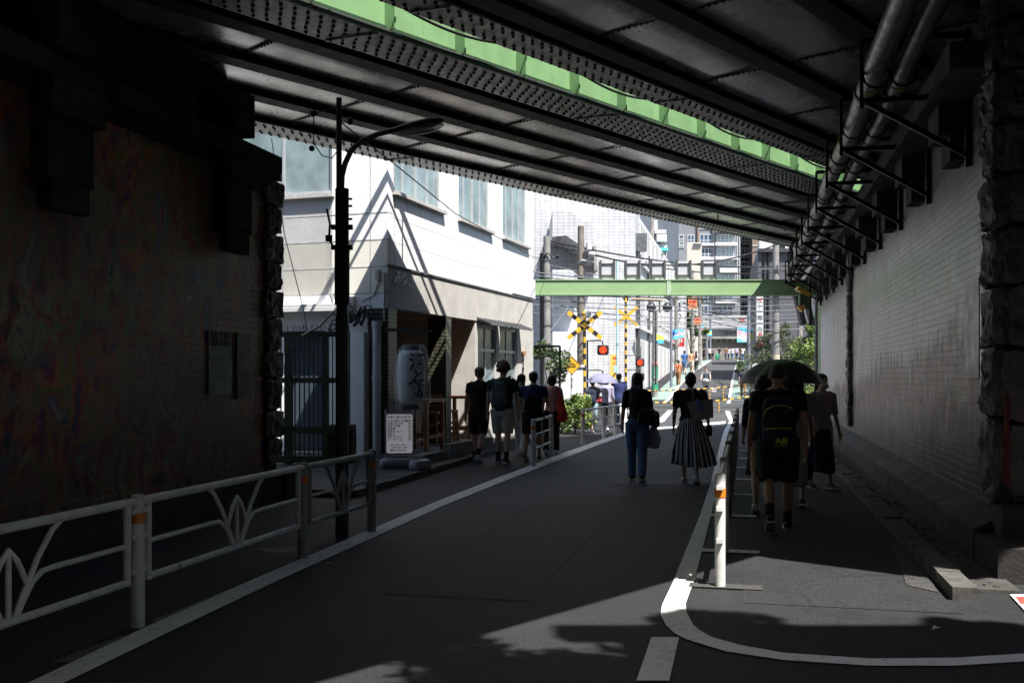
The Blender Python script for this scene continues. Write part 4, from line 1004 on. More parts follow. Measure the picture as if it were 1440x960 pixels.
for i in range(9):                                                    # street side: tall window strips and piers
    a = 2.2+i*3.3; w0 = RD*a; w1 = RD*(a+1.9)
    for z0, z1 in ((5.2, 7.3), (1.0, 3.6), (8.6, 10.4)):
        c = (w0+w1)/2+Vector((0, 0, (z0+z1)/2))+RQ*.02; b.box(c, (.08, 1.9, z1-z0), rz=ROADZ)
obj('street_windows', b, GLASSD, root)
b = MB()
for i in range(9):
    a = 2.2+i*3.3
    for dx in (-.06, .95, 1.96):
        for z0, z1 in ((5.1, 7.4), (.9, 3.7), (8.5, 10.5)): b.box(RD*(a+dx)+RQ*.06+Vector((0, 0, (z0+z1)/2)), (.1, .1, z1-z0), rz=ROADZ)
for z in (4.3, 8.0): b.box(RD*16+RQ*.05+Vector((0, 0, z)), (.3, 32, .16), rz=ROADZ)
obj('window_frames', b, WT2, root)
b = MB(); b.cyl(RQ*.12+RD*.6+Vector((0, 0, 0)), RQ*.12+RD*.6+Vector((0, 0, 9)), .11, 8); b.box(RQ*.2+RD*.6+Vector((0, 0, 9.0)), (.7, .5, 1)); obj('rainwater_pipe', b, GALV, root); b = MB(); b.cyl(RQ*.1+RD*7+Vector((0, 0, 0)), RQ*.1+RD*7+Vector((0, 0, 9)), .09, 8); obj('rainwater_pipe', b, GALV, root)
# white wall + box in front
root = thing('boundary_wall', 'low white wall with a cap behind the yellow train warning sign', 'wall', U(800, 37))
b = MB(); b.box((-.1, 0, .95), (1.25, .25, 1.9)); b.box((-.1, 0, 1.96), (1.35, .35, .1)); obj('panel', b, WT2, root)
root = thing('utility_cabinet', 'white air conditioning box beside the white house end wall', 'cabinet', U(765, 27.6))
b = MB(); b.box((-.05, 0, .62), (.5, .35, 1.2)); b.box((-.05, -.19, .75), (.42, .03, .5)); obj('casing', b, WT2, root)
root = thing('mesh_fence', 'chain-link fence panel in a dark frame before the crossing', 'fence', U(768, 30.5))
b = MB(); 
for x in (-.5, .42): b.cyl((x, 0, 0), (x, 0, 2.5), .035, 8)
b.cyl((-.5, 0, 2.5), (.42, 0, 2.5), .035, 8); obj('frame', b, BLACKM, root)
b = MB(); x = -.9
while x < .95:
    for s in (-1, 1):
        xa, xb = x, x+s*2.2
        z0, z1 = 0.2, 2.4
        pa, pb = Vector((xa, 0, z0)), Vector((xb, 0, z1)); 
        def clipx(p, q, lo, hi):
            d = q-p; t0, t1 = 0, 1
            for lim, sg in ((lo, 1), (hi, -1)):
                fa = (p.x-lim)*sg; fb = (q.x-lim)*sg
                if fa < 0 and fb < 0: return None
                if fa < 0: t0 = max(t0, fa/(fa-fb))
                if fb < 0: t1 = min(t1, fa/(fa-fb))
            return (p+d*t0, p+d*t1) if t1 > t0 else None
        r_ = clipx(pa, pb, -.5, .42)
        if r_: b.bar(r_[0], r_[1], .006, .006, (0, 1, 0))
    x += .09
x = -3
while x < 3:
    for s in (-1, 1):
        r_ = clipx(Vector((x, 0, .2)), Vector((x+s*2.2, 0, 2.4)), -.5, .42)
        if r_: b.bar(r_[0], r_[1], .006, .006, (0, 1, 0))
    x += .09
obj('mesh', b, GALV, root)
# ---- generic block by pixels
def block(name, label, u0, u1, vtop, Y, depth, m_, gz=0, wins=(), glass=GLASSD, cat='building', bands=(), frame=FRAME, pitch=None):
    x0 = (u0-720)/F*Y; x1 = (u1-720)/F*Y; zt = 1.6+(528-vtop)/F*Y
    root_ = thing(name, label, cat, ((x0+x1)/2, Y, gz)); hw = (x1-x0)/2
    b_ = MB(); b_.prism([(-hw, 0), (hw, 0), (hw+.2*depth, depth), (-hw+.2*depth, depth)], -.5, zt-gz); obj('walls', b_, m_, root_)
    for wv in wins:
        ua, ub, va, vb, n = wv[:5]; g_ = wv[5] if len(wv) > 5 else glass
        a = P(ua, va, Y)-Vector(root_.location); c = P(ub, vb, Y)-Vector(root_.location)
        b_ = MB(); w_ = c.x-a.x; h_ = a.z-c.z; t = .05*Y/60
        for x in [a.x+w_*i/n for i in range(n+1)]: b_.box((x, -.06, (a.z+c.z)/2), (t, .12, h_))
        for z in (a.z, c.z, a.z-h_*.68): b_.box(((a.x+c.x)/2, -.055, z), (w_+t, .11, t))
        wo = obj('window', b_, frame, root_); b_ = MB(); b_.box(((a.x+c.x)/2, -.02, (a.z+c.z)/2), (w_, .04, h_)); obj('pane', b_, g_, wo)
    for (ua, ub, va, vb, mm, pr, nm) in bands:
        a = P(ua, va, Y)-Vector(root_.location); c = P(ub, vb, Y)-Vector(root_.location)
        b_ = MB(); b_.box(((a.x+c.x)/2, -pr/2, (a.z+c.z)/2), (c.x-a.x, pr, a.z-c.z)); obj(nm, b_, mm, root_)
    return root_
SLATE = mat('slate_blue_wall', (.10, .12, .15), .6, 0, .12, .5); BGREY = mat('blue_grey_wall', (.20, .21, .235), .6, 0, .1, .4)
DARKT = mat('dark_tile_wall', (.05, .055, .065), .35, 0, .2, .6); BROWN = mat('brown_wall', (.20, .15, .12), .7, 0, .12, .5)
DKHOUSE = mat('dark_grey_siding', (.085, .085, .10), .6, 0, .1, .8, .25, 3)
BLUEG = mat('blue_window_glass', (.05, .09, .16), .15, 0, .3, .3); CURT = mat('pale_curtain_glass', (.28, .38, .42), .2, 0, .25, .9)
WHT = mat('balcony_white', (.55, .55, .57), .6, 0, .06, 1)
block('tower_block', 'blue-grey apartment tower with rows of blue windows closing the street', 948, 1041, 150, 150, 20, BGREY, 3, [
    (967, 976, 331, 341, 2, BLUEG), (984, 1001, 330, 342, 3, BLUEG), (986, 1001, 349, 361, 3, BLUEG), (1008, 1030, 330, 341, 4, CURT), (1008, 1031, 347, 361, 4, CURT),
    (1011, 1031, 367, 377, 3, CURT), (984, 1001, 368, 378, 3, BLUEG), (1008, 1030, 385, 400, 4, CURT), (984, 1001, 412, 424, 3, BLUEG), (1008, 1030, 408, 420, 3, CURT), (1008, 1030, 428, 440, 3, BLUEG), (984, 1001, 430, 441, 3, BLUEG),
    (967, 976, 350, 361, 2, BLUEG), (955, 961, 331, 338, 1, GLASSD), (955, 961, 340, 348, 1, GLASS), (984, 1001, 311, 322, 3, BLUEG), (1008, 1031, 311, 322, 4, CURT), (1005, 1030, 292, 302, 4, BLUEG), (984, 1001, 292, 302, 3, BLUEG), (1045-8, 1045-5, 320, 400, 1, GLASSD)],
    bands=[(1004, 1034, 342, 346.5, WHT, 1.2, 'balcony'), (1004, 1036, 361.5, 366, WHT, 1.2, 'balcony'), (1010, 1034, 378, 384, WHT, 1.2, 'balcony'), (980, 1003, 342.5, 346, WHT, .6, 'balcony'), (980, 1003, 362, 366, WHT, .6, 'balcony'), (1004, 1034, 402, 407, WHT, 1.2, 'balcony'), (1004, 1034, 421, 427, WHT, 1.2, 'balcony'), (980, 983, 300, 450, BROWN, .4, 'pilaster'), (1001.5, 1004, 300, 450, mat('grey_pil', (.22, .23, .25), .6), .5, 'pilaster'), (1004, 1034, 322.5, 327, WHT, 1.2, 'balcony')])
block('slate_building', 'narrow slate-blue building with a white balcony and turquoise awning', 900, 949, 200, 100, 12, SLATE, 2, [(928, 937, 356, 361, 1)],
      bands=[(919, 935, 325, 330, WHT, .9, 'balcony_wall'), (921, 935, 332, 342, WHT, 1.3, 'balcony'), (919, 937, 345, 350, WHT, .5, 'ledge'), (924, 937, 350.5, 354.5, mat('turquoise_awning', (.10, .55, .50), .5), 1.2, 'awning'), (919, 924, 310, 325, WHT, .3, 'corner_panel')])
block('concrete_shaft', 'plain cream concrete shaft rising behind the sign panels', 966, 986.5, 341, 110, 5, mat('cream_concrete', (.50, .48, .43), .8, 0, .06, .4), 3, [], bands=[(975, 986.6, 342, 343, WHT, .3, 'coping')])
block('dark_tower', 'dark tiled tower right of the blue-grey apartment tower', 1037, 1065, 200, 172, 20, DARKT, 3, [(1043, 1056, 330+i*19, 343+i*19, 3) for i in range(7)])
block('brown_building', 'brown panelled building with a small white-framed window', 1058, 1078, 250, 160, 14, BROWN, 3, [(1063, 1070, 353, 362, 1), (1063, 1070, 372, 382, 1)], bands=[(1058, 1078, 345, 346, WHT, .1, 'string_course')])
block('white_house_far', 'white gabled house with a black-framed window above the dark grey house', 1068, 1112, 338, 96, 10, WHT, 2, [(1090, 1103, 338, 350, 1)], frame=BLACKM)
r_ = block('dark_house', 'dark grey sided building on the right beyond the crossing', 1066, 1150, 352, 66, 14, DKHOUSE, .8, [(1124, 1128, 395, 399, 1)], bands=[(1066, 1150, 350, 355, mat('dark_coping', (.05, .05, .06), .5), .3, 'coping'), (1079, 1081, 355, 520, BLACKM, .15, 'downpipe'), (1073, 1075, 355, 520, BLACKM, .15, 'downpipe'), (1141, 1150, 440, 475, mat('green_hoarding', (.09, .17, .14), .6), .4, 'green_panel')])
b = MB(); hb = r_
block('side_wall_building', 'low grey wall building between the dark house and the viaduct wall', 1136, 1200, 300, 75, 10, GREYC, .8)
block('left_shop_row', 'pale shop building on the left side of the far street', 925, 962, 398, 92, 30, WHT, 2, [(938, 943, 402, 408, 2), (950, 957, 404, 412, 2), (938, 944, 430, 440, 2), (950, 957, 425, 434, 2), (947, 953, 489, 505, 1, mat('green_shop_board', (.03, .30, .10), .5)), (934, 938, 480, 500, 1)])
block('grey_shop', 'light grey shop front with narrow vertical panels left of the far road', 960, 978, 478, 125, 20, GREYC, 3, [(963, 966, 486, 503, 1), (970, 973, 486, 503, 1)])
block('low_building', 'low pale building left of the end viaduct', 978, 1003, 440, 158, 15, GREYC, 3.5, [(984, 990, 470, 485, 2), (993, 999, 470, 485, 2)])
# shopping board R P signs on the left
root = thing('shop_sign', 'red sign with a white letter standing over the green shop board on the left', 'sign', P(953, 481, 84))
b = MB(); b.box((0, 0, 0), (1.1, .15, .75)); obj('board', b, mat('sign_red', (.55, .04, .04), .5), root); text('P', .7, WHT, root, (.2, -.09, 0), bold=.02)
b = MB(); b.box((-.75, 0, -.9), (.35, .12, 2.4)); obj('side_board', b, MATS['sign_red'], root)
# ---- end viaduct
root = thing('concrete_viaduct', 'pale concrete viaduct crossing the far end of the street with a dark space under it', 'bridge', P(1020, 480, 138))
b = MB(); b.box((0, 0, 2.6), (34, 5, 1.75)); obj('deck_beam', b, mat('pale_viaduct', (.40, .40, .41), .8, 0, .08, .3), root)
b = MB(); b.box((0, 0, 1.0), (34, 4, 1.4)); b.box((0, .5, -.3), (12, .6, 1.2));
for x in (-4, 3.9): b.box((x, 0, -1.5), (1.0, 1.5, 6))
b.box((0, 6, -1.2), (34, .5, 6)); b.bar((1.6, -1, -3), (4.2, -1, .2), 1.2, .5); obj('underside', b, mat('underside_concrete', (.28, .275, .25), .9, 0, .25, .4), root)
b = MB(); 
for i in range(9): b.box((-3.2+i*.8, -4.2, .1-.1*(i % 3)), (.15, .8, .3))
obj('pipes_below', b, CONCD, root)
text('渋谷駅', .6, BLACKM, root, (0, -3.6, 1.0), bold=.02)
# ================================================================ GREEN CLEARANCE BEAM + SIGN BACKS
BEAMG = mat('clearance_beam_green', (.26, .40, .20), .5, 0, .08, 2, .1, 30, dirt=((.50, .52, .46), 6, .68))
root = thing('clearance_beam', 'pale green steel height-clearance beam spanning the street before the crossing', 'beam', U(900, 29.5, 4.2))
x0 = -3.9; x1 = (1150-900)/F*29.5
b = MB(); b.box(((x0+x1)/2, 0, .0), (x1-x0, .3, .40)); b.box(((x0+x1)/2, -.0, .215), (x1-x0, .36, .028)); b.box(((x0+x1)/2, -.0, -.215), (x1-x0, .36, .028)); obj('beam', b, BEAMG, root)
for xx in (x0+.15, x1+.2): b = MB(); b.box((xx, 0, -2.1), (.3, .3, 4.2)); obj('beam_post', b, BEAMG, root)
b = MB(); b.box((.83, -.16, 0), (.12, .02, .42)); obj('paint_patch', b, mat('pale_green_patch', (.42, .52, .38), .6), root)
PLATE = mat('grey_sign_back', (.60, .60, .62), .45, .3, .1, 3)
proto = None
for i, uc in enumerate((854, 889.5, 925, 961, 997)):
    lb = 'grey back of a square sign panel on the green beam, '+('leftmost of five', 'second of five from left', 'middle one of five', 'fourth of five from left', 'rightmost of five')[i]
    if proto is None:
        root = thing('sign_panel', lb, 'sign', P(uc, 379, 29.5), 0, 'sign panels on the clearance beam')
        b = MB(); slab(b, .50, .50, .04, .02, .05, .0); obj('panel', b, PLATE, root)
        b = MB()
        for x in (-.2, .2): b.box((x, -.02, -.01), (.06, .08, .56))
        for z in (-.17, .17): b.box((0, -.0, z), (.4, .03, .03))
        obj('mounting', b, GALV, root); proto = root
    else: dup(proto, P(uc, 379, 29.5), label=lb)
# ================================================================ CROSSING EQUIPMENT
YEL = mat('signal_yellow', (.72, .40, .03), .45, 0, .1, 5); BLK = mat('signal_black', (.018, .018, .018), .45, 0, .2)
REDON = mat('lit_red_lamp', (1.0, .035, .01), .3, emit=1.2); ARR = mat('lit_arrow_red', (1, .02, .04), .3, emit=3); REDOFF = mat('unlit_red_lamp', (.10, .015, .01), .25)
def crossing_signal(label, u, Y, zt, lamps, facing=1, cross_z=3.9, arrow=None, cs=.62, extra_arm=False):
    gz = hz(Y*.9735+((u-720)/F*Y)*.2287); root_ = thing('crossing_signal', label, 'signal', U(u, Y, gz))
    n = int(zt/.22); bY = MB(); bY.stripes([(0, 0, i*zt/n) for i in range(n+1)], .065, 10); obj('striped_post', bY, [BLK, YEL], root_)
    yb = MB(); kb = MB()
    for sgn in (-1, 1):
        dr = Vector((math.cos(R_(38)), 0, sgn*math.sin(R_(38)))); L = cs*1.25; k = 8
        for i in range(k):
            a = -L+2*L*i/k; c = -L+2*L*(i+1)/k
            mid = Vector((0, -.09-.012*(sgn > 0), cross_z))
            (yb if (i in (0, 2, 5, 7) or facing < 0) else kb).bar(mid+dr*a, mid+dr*c, .02, .17, up=Vector((-dr.z, 0, dr.x)))
    if facing > 0:
        yb.box((0, -.125, cross_z), (.2, .02, .2), M=Matrix.Rotation(R_(45), 3, 'Y'))
    obj('crossbuck', yb, YEL, root_)
    if kb.v: obj('crossbuck_stripes', kb, BLK, root_)
    for (z, on) in lamps:
        b_ = MB(); b_.tube([(0, 0, z+.36), (.62, 0, z+.38), (.72, 0, z+.34), (.74, 0, z+.2)], .03, 6); obj('lamp_arm', b_, BLK, root_)
        b_ = MB(); slab(b_, .46, .40, .08, -.02, .06, z, .74); b_.tube([(.74+.17*math.cos(R_(t)), -.14, z+.17*math.sin(R_(t))) for t in range(-20, 201, 20)], .012, 5); b_.tube([(.74+.18*math.cos(R_(t)), -.08, z+.18*math.sin(R_(t))) for t in range(-20, 201, 20)], .03, 5)
        h_ = obj('lamp_housing', b_, BLK, root_); b_ = MB(); b_.cyl((.74, -.06, z), (.74, -.02, z), .14, 16); obj('lamp_lens', b_, REDON if on else REDOFF, h_)
    if arrow:
        b_ = MB(); b_.box((arrow[0], -.05, arrow[1]), (.46, .2, .46)); h_ = obj('arrow_box', b_, BLK, root_)
        b_ = MB(); b_.box((arrow[0]-.05, -.16, arrow[1]), (.2, .02, .06)); b_._add([(arrow[0]+.03, -.17, arrow[1]-.09), (arrow[0]+.14, -.17, arrow[1]), (arrow[0]+.03, -.17, arrow[1]+.09)], [(0, 1, 2)]); obj('lit_arrow', b_, ARR, h_)
    return root_
r1 = crossing_signal('near yellow and black level crossing signal with striped crossbuck and two red lamps', 822, 40, 4.05, [(2.63, True), (1.45, False)], 1, 3.62, None, .68)
b = MB(); b.cyl((.12, -.3, 4.05), (.12, .0, 4.05), .13, 14, .05); obj('loudspeaker', b, mat('speaker_grey', (.28, .29, .30), .4, .3), r1)
b = MB(); b.ell((0, 0, 4.1), (.1, .1, .1)); obj('cap', b, YEL, r1)
b = MB(); slab(b, .8, .35, .1, -.1, .1, .6, .65); ab = obj('direction_box', b, BLK, r1); b = MB(); b.box((.55, -.12, .62), (.25, .02, .07)); obj('lit_arrow', b, ARR, ab)
r2 = crossing_signal('far yellow and black level crossing signal with plain yellow crossbuck back', 880, 52, 5.7, [(2.1, True), (1.35, False)], -1, 4.5, (.5, .55), .62)
b = MB(); b.cyl((0, -.05, 5.45), (0, .05, 5.45), .14, 10); b.tube([(.0, 0, 5.35), (.9, 0, 5.33), (1.8, 0, 5.3)], .03, 6); obj('top_arm', b, BLK, r2)
b = MB(); b.tube([(.3, 0, 5.42), (1.85, 0, 5.38)], .05, 6); obj('beige_arm', b, mat('beige_arm', (.55, .42, .30), .6), r2)
# train warning sign
root = thing('warning_sign', 'yellow diamond train warning sign on a white post before the crossing', 'sign', U(804, 34.5))
b = MB(); b.cyl((0, .03, 0), (0, .03, 1.7), .035, 8); obj('post', b, WT2, root)
M45 = Matrix.Rotation(R_(45), 3, 'Y')
b = MB(); b.box((0, 0, 1.95), (.46, .02, .46), M=M45); obj('board', b, YEL, root)
b = MB(); 
for s in (-1, 1):
    b.box(M45@Vector((s*.215, -.014, 0))+Vector((0, 0, 1.95)), (.012, .01, .44), M=M45); b.box(M45@Vector((0, -.014, s*.215))+Vector((0, 0, 1.95)), (.44, .01, .012), M=M45)
b.box((0, -.014, 1.985), (.26, .01, .012)); b.box((0, -.014, 1.915), (.28, .01, .014)); b.box((-.13, -.014, 1.95), (.012, .01, .07)); b.box((.13, -.014, 1.95), (.012, .01, .07)); b.box((-.05, -.014, 1.955), (.015, .01, .06)); b.box((.06, -.014, 1.955), (.015, .01, .06)); b.bar((-.08, -.015, 2.0), (0, -.015, 2.05), .01, .012, (0, 1, 0)); b.bar((0, -.015, 2.05), (.08, -.015, 2.0), .01, .012, (0, 1, 0))
for x in (-.1, -.03, .04, .1): b.cyl((x, -.02, 1.90), (x, -.01, 1.90), .018, 8)
obj('train_symbol', b, BLK, root)
for i, ch in enumerate('踏切注意'): text(ch, .075, BLK, root, (0, -.01, 1.48-i*.09))
# poles
def pole(label, u, Y, vtop, r, m_=None, bands=(), name='utility_pole', arms=(), gz=None, group=None):
    s_, t_ = st_of(U(u, Y)); g_ = hz(s_) if gz is None else gz; zt = 1.6+(528-vtop)/F*Y-g_
    root_ = thing(name, label, 'pole', U(u, Y, g_), 0, group); b_ = MB(); b_.tube([(0, 0, -.1), (0, 0, zt*.5), (0, 0, zt)], [r, r*.9, r*.8], 12); b_.mat(1)
    if bands:
        for z in bands:
            rr = r*(1-.2*z/zt)+.012; b_.cyl((0, 0, z-.035), (0, 0, z+.035), rr, 12)
    obj('shaft', b_, [m_ or POLEC, GALV], root_)
    for z, x0_, x1_ in arms:
        b_ = MB(); b_.bar((x0_, -r-.02, z), (x1_, -r-.02, z), .08, .08)
        for k in range(4): x = x0_+(x1_-x0_)*(k+.5)/4; b_.cyl((x, -r-.02, z+.04), (x, -r-.02, z+.2), .04, 8)
        obj('crossarm', b_, GALV, root_)
    return root_
POLEC = mat('concrete_pole', (.26, .25, .235), .8, 0, .2, 3, .2, 30); POLEG = mat('blue_grey_pole', (.20, .22, .26), .5, .2, .1)
pp = pole('brown concrete utility pole behind the near crossing signal', 817, 41, 318, .17, mat('brown_pole', (.20, .17, .145), .8, 0, .2, 4), (2.6, 3.5, 4.1, 4.6, 5.2, 6.2))
b = MB(); b.bar((0, -.2, 6.35), (.5, -.25, 6.25), .05, .05); b.ell((.42, -.3, 6.55), (.16, .2, .12)); b.cyl((.3, -.3, 6.75), (.3, -.3, 7.0), .12, 10); obj('floodlight', b, WT2, pp)
b = MB(); b.box((.3, -.2, 5.05), (1.4, .06, .07)); b.cyl((.3, -.2, 5.1), (.3, -.2, 5.35), .12, 8); b.box((0, -.2, 5.7), (.6, .05, .05)); obj('crossarm', b, GALV, pp)
pp = pole('short concrete utility pole with black conduit left of the brown pole', 769, 40, 332, .17, None, (2.5, 3.6, 4.6, 5.5, 6.2)); b = MB(); b.tube([(-.22, -.05, 0), (-.22, -.05, 6.5)], .07, 8); b.tube([(-.22, -.05, 6.2), (0, -.2, 6.5), (.3, -.2, 6.3)], .03, 6); b.ell((.42, -.2, 6.35), (.08, .08, .08)); obj('conduit', b, BLACKM, pp)
pp = pole('slim light blue pole passing behind the green beam', 868, 44, 365, .055, mat('light_blue_pole', (.42, .60, .62), .5, 0, .1))
b = MB(); b.tube([(0, 0, 5.1), (.1, 0, 5.5), (.35, 0, 5.7)], .04, 6); b.box((-.1, 0, 1.9), (.12, .1, .3)); obj('hook', b, MATS['light_blue_pole'], pp)
pole('dark support pole at the right of the brown pole', 826, 44, 480, .05, BLACKM)
pp = pole('grey concrete pole with green stickers beside the far crossing signal', 921, 56, 436, .17, None, (1.2, 1.9)); 
b = MB()
for z0, z1 in ((1.05, 1.75), (.35, .8)): b.cyl((0, 0, z0), (0, 0, z1), .178, 14)
obj('green_sticker', b, mat('sticker_green', (.04, .30, .16), .5), pp); b = MB(); b.cyl((0, 0, 1.75), (0, 0, 2.0), .179, 14); obj('pink_sticker', b, mat('sticker_pink', (.6, .3, .3), .5), pp)
for i, ch in enumerate('左右確認'): text(ch, .17, WHT, pp, (0, -.19, 1.63-i*.17), bold=.004)
root = thing('round_signals', 'pair of dark round crossing lamps seen from behind on a high arm', 'signal', P(925, 432, 54))
b = MB()
for x in (-.35, .52): b = MB(); b.cyl((x, 0, 0), (x, .12, 0), .26, 18); b.ell((x, -.02, 0), (.2, .1, .2)); b.cyl((x, -.06, 0), (x, .0, 0), .08, 10); obj('lamp_disc', b, mat('disc_black', (.03, .03, .035), .35), root); b = MB(); b.tube([(-.4, .05, .3), (.1, .05, .38), (.55, .05, .3)], .03, 6); b.cyl((.1, .05, .35), (.1, .05, -.3), .04, 6); b.cyl((-.1, .1, -.2), (-.1, .1, -4.2), .05, 8); obj('arm', b, GALV, root)
pole('tall grey utility pole at the corner of the white tiled building', 917, 72, 200, .17, None, (3, 5, 8, 9, 10), arms=((9.6, -1.2, 1.0), (8.9, -1, .9)))
pole('blue-grey steel pole on the left kerb before the shop row', 944, 62, 395, .09, POLEG)
pole('white mottled pole carrying the orange height sign', 974, 84, 380, .16, POLEC, (2, 3, 5), arms=((5.6, -1, 1),))
pole('second pole with a lower orange height sign', 984, 100, 400, .17, POLEC, (2, 4, 6), arms=((7.2, -1.2, 1.2),))
pole('grey lamp pole left of the far road', 994, 120, 470, .16, POLEG); pole('pole with a yellow banner at the far left kerb', 999, 128, 420, .14, POLEG, (3, 5), arms=((8.2, -1.5, 1.5),))
pole('pale mottled pole by the green shop board', 951, 78, 400, .15, POLEC, (1, 2, 4))
pp = pole('big concrete utility pole with cream protective wrap on the right', 1091, 52, 300, .20, None, (3.1, 3.6, 4.2, 4.7, 5.2, 5.8), arms=((6.9, -.9, 1.6), (6.2, -1.2, 1.2)))
b = MB(); b.cyl((0, 0, 1.3), (0, 0, 2.45), .205, 14); obj('cream_wrap', b, mat('cream_wrap', (.50, .44, .32), .7, 0, .08), pp)
b = MB(); b.box((0, -.35, 5.85), (2.3, .5, .22)); b.tube([(-1, -.3, 5.7), (-.6, -.3, 5.5), (-.1, -.3, 5.55), (.4, -.3, 5.5), (.9, -.3, 5.7)], .04, 6); b.ell((.65, -.3, 5.7), (.3, .2, .15)); b.ell((-.7, -.3, 5.7), (.35, .2, .15)); obj('cable_closures', b, BLACKM, pp)
b = MB(); b.box((-.33, 0, 1.3), (.26, .3, 1.9)); obj('black_box', b, BLACKM, pp)
pole('second concrete pole farther right with a dark conduit', 1125, 58, 400, .18, None, (2.2, 3.1, 3.9, 4.6), arms=((5.0, -1, 1),))
pole('blue-grey steel pole carrying the pink and blue banner', 1053, 60, 410, .11, POLEG)
pole('thin grey lamp post hanging from the viaduct corner on the right', 1111, 27.5, 345, .05, GALV, gz=4.3)
# signs
root = thing('round_sign', 'small round grey traffic sign seen from behind on the right kerb', 'sign', U(1063, 48, .05))
b = MB(); b.cyl((0, 0, .0), (0, 0, 2.0), .035, 8); obj('post', b, GALV, root); b = MB(); b.cyl((0, -.03, 1.95), (0, 0, 1.95), .2, 18); obj('disc', b, PLATE, root)
ORS = mat('orange_board', (.80, .25, .08), .6, 0, .05)
for u, v, Y, w_, h_ in ((974, 426, 83, .75, .88), (980, 451, 98, .74, .70)):
    root = thing('height_sign', 'upper, larger orange height limit board hung over the far street' if v < 440 else 'lower, slightly tilted orange height limit board over the far street', 'sign', P(u, v, Y))
    b = MB(); b.box((0, 0, 0), (w_, .04, h_)); o = obj('board', b, ORS, root)
    text('制限高', .2, INKR, root, (0, -.03, .08), bold=.006); text('4.5M', .24, INKR, root, (0, -.03, -.22), bold=.01); text('―――――', .13, INKR, root, (0, -.03, .34), bold=.003)
    b = MB(); b.cyl((-w_*.4, 0, h_/2), (-w_*.4, 0, h_/2+1.2), .012, 4); b.cyl((w_*.4, 0, h_/2), (w_*.4, 0, h_/2+1.2), .012, 4); obj('hanger_wire', b, WIREM, root)
    if v > 440: root.rotation_euler[1] = R_(-5)
def banner(label, u, v, Y, w_, h_, cols, px=0):
    root_ = thing('street_banner', label, 'banner', P(u, v, Y)); n = len(cols)
    for i, c in enumerate(cols):
        b_ = MB(); k = 10; top = h_/2-h_*i/n; bot = h_/2-h_*(i+1)/n
        f1 = lambda x, zz, e: zz+(0 if e else .12*h_*math.sin(x*3/w_+i*2.1))
        L_ = [Vector((-w_/2+w_*j/k, .01*math.sin(j), f1(j*w_/k, top, i == 0))) for j in range(k+1)]; R2 = [Vector((-w_/2+w_*j/k, .01*math.sin(j), f1(j*w_/k, bot, i == n-1)-(.0))) for j in range(k+1)]
        if i < n-1: R2 = [Vector((q.x, q.y, bot+.12*h_*math.sin((q.x+w_/2)*3/w_+(i+1)*2.1))) for q in R2]
        vs = L_+R2+[q+Vector((0, .02, 0)) for q in L_+R2]; m2 = k+1
        b_._add(vs, [(j, m2+j, m2+j+1, j+1) for j in range(k)]+[(2*m2+j, 2*m2+j+1, 3*m2+j+1, 3*m2+j) for j in range(k)]+[(0, 2*m2, 3*m2, m2), (k, m2+k, 3*m2+k, 2*m2+k)])
        obj('cloth_band', b_, c, root_)
    b_ = MB(); b_.bar((-w_/2-.1, .03, h_/2), (w_/2+.4, .03, h_/2), .04, .04); obj('banner_arm', b_, POLEG, root_)
SKY_ = mat('banner_sky', (.10, .50, .75), .6, 0, .05); PNK = mat('banner_pink', (.72, .42, .48), .6, 0, .05); TEAL = mat('banner_teal', (.15, .52, .55), .6, 0, .05); NAVY = mat('banner_blue', (.05, .10, .45), .6, 0, .1); YB = mat('banner_yellow', (.75, .65, .10), .6, 0, .05)
banner('pink, white and sky blue street banner on the right kerb pole', 1043.5, 471, 60, .60, .88, [SKY_, PNK, PNK, WHT, TEAL])
banner('blue street banner on the left, before the red shop sign', 949, 470, 66, .44, .66, [SKY_, NAVY, WHT, SKY_]); banner('pink and white banner right beside the blue one on the left', 957.5, 469, 66.5, .34, .58, [SKY_, PNK, WHT, TEAL])
banner('small yellow and blue banner near the end viaduct', 998, 468, 120, .55, .72, [SKY_, YB, YB, SKY_]); banner('yellow and pale blue banner on the grey pole by the tiled building', 928.5, 475, 55, .4, .62, [WHT, YB, YB, SKY_])
banner('small pink banner deeper on the left of the street', 987, 461, 110, .4, .75, [SKY_, PNK, PNK]); banner('yellow banner half hidden behind the right kerb pole', 1056, 469, 70, .3, .7, [SKY_, YB, YB])
root = thing('vertical_shop_sign', 'tall white vertical shop sign with red and green lettering on the right', 'sign', P(1068, 450, 62))
b = MB(); b.box((0, 0, -.1), (.42, .25, 3.1)); b.box((0, 0, 1.9), (.42, .25, .7)); obj('box', b, WHT, root)
for i, (ch, m_) in enumerate([('イ', INKR), ('ト', GREENP), ('ー', GREENP), ('ヨ', GREENP), ('ー', GREENP), ('カ', GREENP), ('ド', INKR), ('ー', INKR)]): text(ch, .36, m_, root, (0, -.14, 1.22-i*.36), bold=.012)
b = MB(); b.box((0, -.135, 1.9), (.38, .02, .6)); obj('green_panel', b, mat('sticker_green', (.04, .30, .16), .5), root)
b = MB(); b.box((0, -.135, -1.52), (.38, .02, .22)); obj('red_panel', b, MATS['sign_red'], root)
root = thing('shop_sign', 'small red shop sign with white letters right of the road under the tower', 'sign', P(1046, 449.5, 90)); b = MB(); b.box((0, 0, 0), (.8, .1, .4)); obj('board', b, MATS['sign_red'], root); text('酒場', .34, WHT, root, (0, -.06, 0), bold=.01)
root = thing('yellow_board', 'upright yellow notice board in front of the white tiled building', 'sign', U(864, 49, .1)); b = MB(); b.box((0, 0, 1.6), (.42, .06, 1.9)); obj('board', b, mat('board_yellow', (.75, .48, .10), .6, 0, .05), root)
for i, ch in enumerate('踏切あぶない'): text(ch, .2, INKR, root, (0, -.035, 2.35-i*.27))
